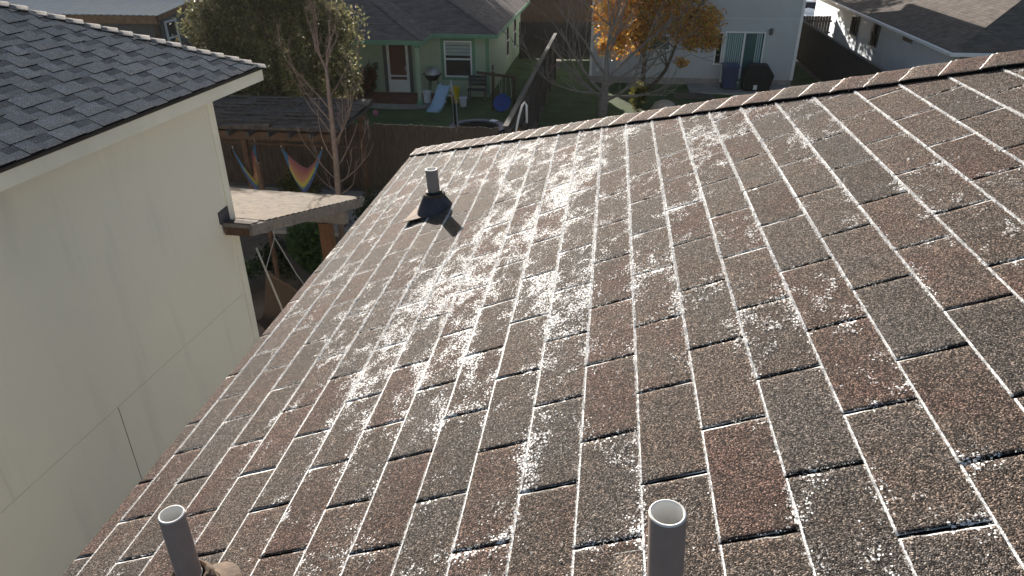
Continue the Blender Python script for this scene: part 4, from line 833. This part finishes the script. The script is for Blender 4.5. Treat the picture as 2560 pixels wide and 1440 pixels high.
MB().box(-8.26, 27.93, -4.85, -8.22, 27.955, -4.68).build('door_handle', 'steel', dr)
ps = MB(); ps.prism([(-11.5, 27.98, GZ-.1), (-11.5, 25.85, GZ-.1), (-7.9, 25.7, GZ-.1), (-7.3, 25.72, GZ-.1), (-6.9, 25.95, GZ-.1), (-6.7, 26.5, GZ-.1), (-6.65, 27.98, GZ-.1)], (0, 0, 0.20)); ps.build('porch_slab', 'concrete', gh)
MB().prism([(-11.3, 27.97, GZ+.101), (-11.3, 26.15, GZ+.101), (-7.9, 26.05, GZ+.101), (-7.35, 26.1, GZ+.101), (-7.1, 26.3, GZ+.101), (-6.95, 26.8, GZ+.101), (-6.9, 27.97, GZ+.101)], (0, 0, 0.006)).build('porch_floor', 'red_floor', gh)
pp_ = MB(); pp_.box(-7.28, 26.0, GZ+.107, -7.14, 26.14, EZ-fh+.005); po_ = pp_.build('porch_post', 'green_wall', gh); MB().box(-7.31, 25.97, GZ+.107, -7.11, 26.17, GZ+0.27).build('post_base', 'green_trim', po_); MB().box(-7.30, 25.98, EZ-fh-0.13, -7.12, 26.16, EZ-fh-0.001).build('post_cap', 'green_trim', po_)
MB().box(-9.55, 27.93, -4.85, -9.38, 27.999, -4.55).build('porch_lamp', 'dark_trim', gh)
MB().box(-4.845, 28.9, -4.95, -4.80, 29.1, -4.75).build('meter_box', 'dark_trim', gh)
# things in the green house's yard
sl_ = thing('toddler_slide', (-6.5, 25.4, GZ), 'pale blue plastic toddler slide standing on grass by the porch post', 'slide')
m_ = MB()
prof = [(0, 0.74), (0.18, 0.71), (0.5, 0.46), (0.9, 0.17), (1.15, 0.06), (1.32, 0.05)]
pts = [(25.28+1.32-a, GZ+z) for a, z in prof]
for i in range(len(pts)-1):
    (ya, za), (yb_, zb_) = pts[i], pts[i+1]; xo = -0.28*i/5.0; xo2 = -0.28*(i+1)/5.0
    for (xa, xb, dz) in ((-0.19, 0.19, 0.0), (-0.23, -0.191, 0.08), (0.191, 0.23, 0.08)):
        x_ = -6.28; m_.add([(x_+xa+xo, ya, za-.03), (x_+xb+xo, ya, za-.03), (x_+xb+xo2, yb_, zb_-.03), (x_+xa+xo2, yb_, zb_-.03), (x_+xa+xo, ya, za+dz), (x_+xb+xo, ya, za+dz), (x_+xb+xo2, yb_, zb_+dz), (x_+xa+xo2, yb_, zb_+dz)], [(0, 1, 2, 3), (7, 6, 5, 4), (0, 4, 5, 1), (1, 5, 6, 2), (2, 6, 7, 3), (3, 7, 4, 0)])
m_.build('chute', 'slide', sl_)
m_ = MB(); 
for sx in (-0.2, 0.2): m_.bar((-6.28+sx, 26.55, GZ+0.72), (-6.2+sx, 26.9, GZ), 0.05, 0.05)
for i in range(2): m_.bar((-6.46, 26.65+.1*i, GZ+0.54-.22*i), (-6.04, 26.65+.1*i, GZ+0.54-.22*i), 0.05, 0.05)
m_.build('ladder', 'white_plastic', sl_)
def bucket(name, x, y, r0, r1, h, mm, label, cat='bucket', zb_=0.0):
    t = MB(); t.lathe((x, y, GZ+zb_), (0, 0, 1), [(0.001, 0.0), (r0, 0.0), (r1, h), (r1+0.025, h), (r1+0.025, h-0.03), (r1+0.012, h-0.03), (r1+0.012, h+0.004), (r1-0.012, h+0.004), (r0-0.012, 0.02), (0.001, 0.02)], 28)
    return tag(t.build(name, mm, smooth=False), label, cat)
bucket('bucket', -6.02, 26.9, 0.15, 0.20, 0.60, 'yellow_plastic', 'tall yellow plastic bucket standing right of the slide')
bucket('bucket', -5.60, 26.4, 0.12, 0.15, 0.34, 'white_plastic', 'small white bucket on the grass right of the yellow bucket')
bucket('bucket', -7.02, 26.45, 0.13, 0.16, 0.42, 'white_plastic', 'white bucket on the porch beside the green post', zb_=0.107)
gr = thing('kettle_grill', (-7.05, 27.4, GZ+.107), 'grill with a white domed lid on thin dark legs behind the porch post', 'grill')
MB().lathe((-7.0, 27.4, GZ+1.0), (0, 0, 1), [(0.30, 0), (0.29, 0.10), (0.20, 0.22), (0.05, 0.27), (0.001, 0.27)], 24).build('lid', 'steel', gr, smooth=True)
MB().lathe((-7.0, 27.4, GZ+1.0), (0, 0, 1), [(0.30, -0.003), (0.28, -0.12), (0.18, -0.24), (0.001, -0.27)], 24).build('bowl', 'black_mesh', gr, smooth=True)
for a in range(3): t_ = a*2.09+0.4; MB().tube([(-7.0+.17*math.cos(t_), 27.4+.17*math.sin(t_), GZ+.82), (-7.0+.33*math.cos(t_), 27.4+.33*math.sin(t_), GZ+.11)], 0.018, 6).build('leg', 'black_mesh', gr)
[MB().box(xx, 27.32, GZ+.98, xx+.05, 27.48, GZ+1.02).build('handle', 'black_mesh', gr) for xx in (-7.36, -6.69)]
bn = thing('bench', (-5.2, 27.3, GZ), 'grey wooden bench against the green wall below the window corner', 'bench')
m_ = MB(); [m_.box(-5.58, 27.14+.13*i, GZ+.43, -4.86, 27.255+.13*i, GZ+.46) for i in range(3)]; m_.build('seat', 'wood_rail', bn)
m_ = MB(); [m_.box(-5.58, 27.56, GZ+.55+.14*i, -4.86, 27.58, GZ+.67+.14*i) for i in range(3)]; m_.build('backrest', 'wood_rail', bn)
for xx in (-5.55, -4.92):
    MB().box(xx, 27.16, GZ, xx+.05, 27.22, GZ+.429).build('leg', 'wood_gray', bn); MB().box(xx, 27.58, GZ, xx+.05, 27.63, GZ+.97).build('leg', 'wood_gray', bn)
sw = thing('swing_frame', (-4.35, 26, GZ), 'weathered timber swing frame with chains beside the green house corner', 'swing')
MB().bar((-4.98, 26.0, -4.46), (-3.55, 26.0, -4.60), 0.09, 0.09).build('beam', 'wood_brown', sw); MB().box(-4.40, 25.95, GZ, -4.30, 26.05, -4.42).build('post', 'wood_brown', sw); MB().box(-3.60, 25.95, GZ, -3.50, 26.05, -4.55).build('post', 'wood_brown', sw)
m_ = MB(); [m_.tube([(x, 26, -4.62), (x+random.gauss(0, .03), 26, -5.35)], 0.013, 6) for x in (-4.12, -4.02, -3.86, -3.70)]; m_.build('chain', 'steel', sw)
tt = thing('saucer_seat', (-3.95, 25.6, GZ), 'bright blue plastic saucer tilted beside the trampoline', 'saucer')
MB().lathe((-3.95, 25.6, GZ+0.36), (-0.15, -0.82, 0.5), [(0.001, -0.06), (0.22, -0.05), (0.31, 0.0), (0.34, 0.05), (0.33, 0.06), (0.29, 0.02), (0.2, -0.02), (0.001, -0.03)], 32).build('dish', 'blue_plastic', tt, smooth=True)
MB().tube([(-3.95, 25.7, GZ), (-3.95, 25.62, GZ+.33)], 0.03, 8).build('stand', 'black_mesh', tt)
tp_ = thing('trampoline', (-4.35, 23.5, GZ), 'round black trampoline with a net pole behind the picket fence', 'trampoline')
cx, cy, rt = -4.22, 21.75, 0.86
MB().lathe((cx, cy, GZ+0.48), (0, 0, 1), [(0.001, 0), (rt-.16, 0), (rt-.16, -.01), (0.001, -.01)], 40).build('mat', 'black_mesh', tp_)
pd = MB(); pd.lathe((cx, cy, GZ+0.5), (0, 0, 1), [(rt-.17, 0), (rt-.15, .03), (rt+.06, .03), (rt+.09, -.04)], 40); pd.build('pad', 'blue_bin', tp_)
MB().add([(cx+math.cos(a)*r_, cy+math.sin(a)*r_, GZ+.536+.02*(r_ > 1)) for a in (3.6, 3.8, 4.0, 4.2) for r_ in (rt-.14, rt+.12)], [(0, 1, 3, 2), (2, 3, 5, 4), (4, 5, 7, 6)]).build('pad_patch', 'white_plastic', tp_); MB().add([(cx+math.cos(a)*r_, cy+math.sin(a)*r_, GZ+.536) for a in (0.9, 1.05, 1.2) for r_ in (rt-.14, rt+.1)], [(0, 1, 3, 2), (2, 3, 5, 4)]).build('pad_patch', 'white_plastic', tp_)
for a in (0.5, 2.1, 3.7, 5.3): MB().tube([(cx+rt*math.cos(a), cy+rt*math.sin(a), GZ), (cx+rt*math.cos(a), cy+rt*math.sin(a), GZ+.5)], 0.025, 8).build('leg', 'steel', tp_)
MB().tube([(cx-rt+.05, cy+.25, GZ+.3), (cx-rt+.03, cy+.25, GZ+1.55), (cx-rt-.05, cy+.4, GZ+1.9)], 0.028, 8).tube([(cx-rt+.3, cy-.4, GZ+.3), (cx-rt+.27, cy-.4, GZ+1.5)], 0.022, 8).build('net_pole', 'steel', tp_)
def netf(u, v): return (cx-rt+.04+.26*u, cy+.25-.65*u, GZ+.5+1.1*v*(1-.35*u)-.18*math.sin(math.pi*u)*v)
MB().grid(netf, 10, 10).build('net', 'black_mesh', tp_)
pu = MB(); pu.tube([(-2.42, 17.35, GZ), (-2.40, 17.34, -4.2), (-2.33, 17.32, -3.85), (-2.24, 17.3, -3.52), (-2.17, 17.3, -3.42), (-2.12, 17.3, -3.50), (-2.11, 17.3, -3.95)], 0.028, 10); tag(pu.build('drain_pipe', 'gutter', smooth=True), 'white bent plastic pipe rising beside the grey capped fence', 'pipe')
bl = MB(); bl.lathe((-8.55, 24.6, GZ+.11), (0, 0, 1), [(0.001, -.11), (.08, -.08), (.11, 0), (.08, .08), (.001, .11)], 16); tag(bl.build('ball', mat('pink_plastic', (.5, .18, .25), .5), smooth=True), 'small pink ball lying on the grass before the porch', 'ball')

# white two-storey house
wh = thing('white_house', (3.4, 31.3, GZ), 'tall white house with sliding glass door behind the autumn tree', 'house')
WX0, WX1, WY, WZ = -0.9, 7.65, 31.3, -0.25
MB().box(WX0, WY, GZ+.28, WX1, 41, WZ).build('wall', 'white_wall', wh); MB().box(WX0+.02, WY+.02, GZ-.1, WX1-.02, 40.9, GZ+.279).build('foundation', 'concrete', wh)
MB().box(WX0-.02, WY-.02, GZ+.285, WX0+.09, WY+.09, WZ-.02).build('corner_board', 'white_trim', wh); MB().box(WX1-.09, WY-.02, GZ+.285, WX1+.02, WY+.09, WZ-.02).build('corner_board', 'white_trim', wh)
MB().box(WX0+.1, WY-.004, -3.12, WX1-.1, WY+.004, -3.105).build('panel_joint', 'gutter', wh)
r = MB(); hip_roof(r, WX0-.5, WY-.5, WX1+.5, 41.5, WZ+.02, .416); r.build('roof', 'roof_brown', wh); MB().box(WX0-.5, WY-.5, WZ-.12, WX1+.5, WY-.48, WZ+.018).box(WX0-.5, WY-.479, WZ-.10, WX1+.5, 41.5, WZ+.005).build('fascia', 'white_trim', wh)
f_ = MB(); x0, x1, z0, z1 = 4.66, 6.30, GZ+.15, -3.62
for (a, b_, c_, d_) in ((x0, z0, x0+.06, z1), (x1-.06, z0, x1, z1), (x0+.06, z0, x1-.06, z0+.06), (x0+.06, z1-.06, x1-.06, z1), (5.42, z0+.06, 5.50, z1-.06)): f_.box(a, WY-.05, b_, c_, WY+.02, d_)
o = f_.build('sliding_door', 'white_trim', wh); MB().box(x0+.05, WY-.014, z0+.05, 5.46, WY-.004, z1-.05).box(5.461, WY-.022, z0+.05, x1-.05, WY-.012, z1-.05).build('pane', 'glass_teal', o)
m_ = MB(); [m_.box(x0+.07+.085*i, WY-.020, z0+.08, x0+.125+.085*i, WY-.0145, z1-.08) for i in range(8)]; [m_.box(5.95+.085*i, WY-.028, z0+.08, 6.005+.085*i, WY-.0225, z1-.08) for i in range(3)]; m_.build('blind', 'vblind', o)
window(wh, 4.30, -4.98, 4.62, -3.66, WY, 'white_trim', 'glass', None, .1, False)
window(wh, 1.55, -4.45, 2.45, -3.80, WY, 'white_trim', 'glass_teal', None, .1, False)
lp = MB(); lp.box(6.43, WY-.12, -3.72, 6.55, WY-.001, -3.52); lp.lathe((6.49, WY-.07, -3.53), (0, 0, 1), [(.09, 0), (.05, .06), (.001, .08)], 12); lp.build('wall_lamp', 'dark_trim', wh)
MB().box(-.62, WY-.06, -5.36, -.52, WY-.001, -5.22).build('dryer_vent', 'white_plastic', wh)
bi = thing('recycling_bin', (4.9, 30.3, GZ+.07), 'dark blue wheeled bin beside the sliding glass door', 'bin')
m_ = MB(); m_.add([(4.66, 30.02, GZ+.13), (5.12, 30.02, GZ+.13), (5.12, 30.48, GZ+.13), (4.66, 30.48, GZ+.13), (4.58, 29.95, GZ+.98), (5.20, 29.95, GZ+.98), (5.20, 30.55, GZ+.98), (4.58, 30.55, GZ+.98)], [(0, 3, 2, 1), (4, 5, 6, 7), (0, 1, 5, 4), (1, 2, 6, 5), (2, 3, 7, 6), (3, 0, 4, 7)]); m_.build('body', 'blue_bin', bi, bevel=.03)
MB().prism([(4.56, 29.92, GZ+.985), (5.22, 29.92, GZ+.985), (5.22, 30.6, GZ+1.04), (4.56, 30.6, GZ+1.04)], (0, 0, .05)).build('lid', 'blue_bin', bi, bevel=.015)
for xx in (4.63, 5.10): MB().tube([(xx, 30.52, GZ+.16), (xx+.06, 30.52, GZ+.16)], .09, 16).build('wheel', 'tyre', bi)
bq = thing('covered_grill', (5.95, 30.2, GZ+.07), 'black fabric covered grill on the patio by the white wall', 'grill')
m_ = MB(); m_.add([(5.46, 29.92, GZ+.08), (6.50, 29.92, GZ+.08), (6.50, 30.46, GZ+.08), (5.46, 30.46, GZ+.08), (5.40, 29.88, GZ+.72), (6.62, 29.88, GZ+.72), (6.62, 30.5, GZ+.72), (5.40, 30.5, GZ+.72), (5.56, 29.94, GZ+1.10), (6.36, 29.94, GZ+1.08), (6.34, 30.42, GZ+1.14), (5.58, 30.42, GZ+1.16)], [(0, 3, 2, 1), (0, 1, 5, 4), (1, 2, 6, 5), (2, 3, 7, 6), (3, 0, 4, 7), (4, 5, 9, 8), (5, 6, 10, 9), (6, 7, 11, 10), (7, 4, 8, 11), (8, 9, 10, 11)])
o = m_.build('cover', 'black_cover', bq, smooth=False, bevel=.05)
MB().box(5.84, 29.86, GZ+.16, 5.98, 29.895, GZ+.34).build('tag_patch', 'white_plastic', bq)
hb = MB(); hb.lathe((5.30, 30.5, GZ+.07), (0, 0, 1), [(.001, 0), (.17, 0), (.19, .28), (.15, .36), (.001, .37)], 18); tag(hb.build('flower_pot', 'glass_teal', smooth=True), 'small teal pot between the blue bin and covered grill', 'pot')
rk = MB(); rk.lathe((2.05, 26.2, GZ-.05), (0, 0, 1), [(.50, 0), (.48, .24), (.34, .44), (.15, .53), (.001, .55)], 18, jit=.06); tag(rk.build('boulder', 'rock', smooth=True), 'pale tan boulder peeking over the far roof hip', 'rock')
md = MB(); md.grid(lambda u, v: (2.6+1.6*u, 28.6+.9*v, GZ+.02+.14*math.sin(math.pi*u)*math.sin(math.pi*v)), 14, 10); tag(md.build('soil_pile', 'dirt', smooth=True), 'low pile of dark soil on the grass left of the patio', 'soil')

# long white house on the right
rh = thing('long_house', (16, 34, GZ), 'long low white house with a brown hip roof at the right edge', 'house')
RZ = -3.22
r = MB(); hip_roof(r, 10.86, 24.62, 22.4, 44.5, RZ, .416); r.build('roof', 'roof_tan', rh)
MB().box(11.32, 25.05, GZ, 22, 44.1, RZ-.02).build('wall', 'right_wall', rh); MB().box(11.9, 25.0, GZ, 22, 25.048, RZ-.05).build('front_wall', 'beige_wall', rh)
m_ = MB(); m_.box(10.75, 24.62, RZ-.11, 10.858, 44.5, RZ+.01); m_.box(10.75, 24.51, RZ-.11, 22.4, 24.618, RZ+.01); m_.build('gutter', 'gutter', rh, bevel=.02)
MB().box(10.87, 24.64, RZ-.06, 11.319, 44.3, RZ-.04).box(11.3195, 24.64, RZ-.06, 22.3, 24.999, RZ-.04).build('soffit', 'white_trim', rh)
MB().box(11.31, 25.02, GZ, 11.86, 25.047, RZ-.062).build('corner_panel', 'dark_trim', rh)
MB().tube([(12.7, 24.60, RZ-.1), (12.7, 24.9, RZ-.35), (12.7, 24.95, GZ+.2)], .04, 8).build('downspout', 'gutter', rh)
for (y0, y1, z0, z1) in ((35.85, 37.0, -4.45, -3.50), (32.95, 34.0, -4.45, -3.45)):
    o = MB().box(11.28, y0, z0, 11.33, y1, z1).build('window', 'dark_trim', rh); MB().box(11.27, y0+.06, z0+.06, 11.285, (y0+y1)/2-.03, z1-.06).box(11.27, (y0+y1)/2+.03, z0+.06, 11.285, y1-.06, z1-.06).build('pane', 'glass', o); MB().box(11.25, y0-.06, z0-.10, 11.33, y1+.06, z0-.001).build('sill', 'white_trim', o)
MB().box(11.29, 29.25, -3.68, 11.33, 29.72, -3.44).box(11.29, 29.76, -3.68, 11.33, 30.22, -3.44).build('wall_vent', 'dark_trim', rh)
# parked car
cr = thing('parked_car', (11.8, 48.5, GZ), 'white car parked on the driveway past the white house corner', 'car')
m_ = MB(); sec = [(-2.2, .45, .80), (-2.15, .35, 1.0), (-1.2, .32, 1.08), (-.55, .32, 1.62), (.9, .32, 1.66), (1.75, .32, 1.12), (2.2, .40, .98), (2.25, .5, .7)]
def carp(u, v):
    i = min(len(sec)-2, int(u*(len(sec)-1))); t = u*(len(sec)-1)-i; a, b_ = sec[i], sec[i+1]; yy_ = a[0]+(b_[0]-a[0])*t; zb_ = a[1]+(b_[1]-a[1])*t; zt_ = a[2]+(b_[2]-a[2])*t; th_ = 2*math.pi*v
    cxx = math.copysign(abs(math.cos(th_))**.45, math.cos(th_)); czz = math.copysign(abs(math.sin(th_))**.6, math.sin(th_)); wdt = .9*(1-.16*max(0, czz)*(zt_ > 1.2))
    return (11.8+cxx*wdt, 48.5+yy_, GZ+.03+(zb_+zt_)/2+czz*(zt_-zb_)/2)
m_.grid(carp, 42, 28); m_.build('body', 'car_paint', cr, smooth=True)
wn = MB(); wn.add([(11.15, 47.36, GZ+1.14), (12.45, 47.36, GZ+1.14), (12.35, 47.88, GZ+1.62), (11.25, 47.88, GZ+1.62)], [(0, 1, 2, 3)]); wn.add([(10.88, 47.6, GZ+1.12), (10.87, 49.8, GZ+1.14), (11.02, 49.4, GZ+1.55), (11.02, 48.0, GZ+1.55)], [(0, 1, 2, 3)]); wn.build('windscreen', 'glass', cr)
for sx in (-.86, .74):
    for yy_ in (-1.35, 1.35): MB().tube([(11.8+sx, 48.5+yy_, GZ+.36), (11.8+sx+.13, 48.5+yy_, GZ+.36)], .33, 20).build('wheel', 'tyre', cr)
for sx in (-.62, .62): MB().box(11.8+sx-.16, 46.26, GZ+.78, 11.8+sx+.16, 46.36, GZ+.92).build('headlight', 'glass', cr)

# far left: timber shed with metal roof, pale blue house beyond
MT['shed_timber'] = mat('shed_timber', (0.27, 0.15, 0.085), 0.8, 0.25, 6, 0.002, 40)
sh = thing('shed', (-21, 29.5, GZ), 'grey shed with corrugated metal roof and brown timber eaves at upper left', 'shed')
r = MB()
for i in range(34):
    xa = -28.2+i*.285; r.prism([(xa, 27.9, -2.88), (xa+.14, 27.9, -2.85), (xa+.285, 27.9, -2.88), (xa+.285, 31.3, -2.56), (xa+.14, 31.3, -2.53), (xa, 31.3, -2.56)], (0, 0, -.02))
r.build('roof', 'metal_roof', sh)
MB().box(-28.2, 27.95, -3.22, -18.55, 28.05, -2.91).prism([(-18.55, 27.95, -2.91), (-18.55, 31.2, -2.60), (-18.55, 31.2, -2.80), (-18.55, 27.95, -3.12)], (-.06, 0, 0)).build('fascia', 'shed_timber', sh)
MB().box(-28.1, 28.6, GZ, -18.8, 31.2, -2.95).build('wall', 'shed_wall', sh); MB().box(-18.85, 28.02, GZ, -18.65, 28.22, -3.0).build('post', 'wood_brown', sh)
m_ = MB(); [m_.box(-18.805, a, b_, -18.74, c_, d_) for (a, b_, c_, d_) in ((28.75, -4.5, 28.85, -3.2), (29.55, -4.5, 29.65, -3.2), (28.851, -3.3, 29.549, -3.2), (28.851, -4.5, 29.549, -4.4), (28.851, -3.95, 29.549, -3.87))]; o = m_.build('window', 'white_trim', sh); MB().box(-18.79, 28.8, -4.45, -18.77, 29.6, -3.25).build('pane', 'glass', o)
bh = thing('pale_blue_house', (-25, 37, GZ), 'pale blue house wall behind the metal roofed shed', 'house')
MB().box(-33, 36, GZ, -15.5, 44, -.4).build('wall', 'blue_wall', bh); MB().box(-37, 35.97, GZ, -33.01, 44, -.4).build('side_wall', 'gray_wall', bh); MB().box(-30.2, 35.94, GZ, -30.0, 35.999, -.5).build('corner_board', 'white_trim', bh)
r = MB(); hip_roof(r, -37.5, 35.5, -15, 44.5, -.38, .416); r.build('roof', 'roof_brown', bh)
fh_ = thing('far_house', (-2, 52, GZ), 'far low house with dark roof glimpsed between green and white houses', 'house')
r = MB(); hip_roof(r, -9, 47, 0.5, 57, -3.7, .416); r.build('roof', 'roof_dark', fh_); MB().box(-8.5, 47.5, GZ, 0, 56.5, -3.75).build('wall', 'wood_brown', fh_); MB().box(-9, 46.98, -3.86, 0.5, 47.02, -3.70).build('fascia', mat('yellow_trim', (.45, .36, .10), .6), fh_)
# ------------------------------------------------------------------ thin haze volume added to lift dark tones, standing in for flare
hz = bpy.data.materials.new('haze_air'); hz.use_nodes = True; hn = hz.node_tree
for n_ in list(hn.nodes):
    if n_.type == 'BSDF_PRINCIPLED': hn.nodes.remove(n_)
pv = hn.nodes.new('ShaderNodeVolumePrincipled'); pv.inputs['Color'].default_value = (0.96, 0.94, 0.91, 1); pv.inputs['Density'].default_value = 0.00015; pv.inputs['Anisotropy'].default_value = 0.4
hn.links.new(pv.outputs[0], [n_ for n_ in hn.nodes if n_.type == 'OUTPUT_MATERIAL'][0].inputs['Volume'])
MT['haze'] = hz
hb_ = MB().box(-115, -65, GZ-1.1, 115, 145, 6.0).build('haze', 'haze'); tag(hb_, 'thin pale haze added over the back yards to lift dark tones', 'haze', kind='stuff')
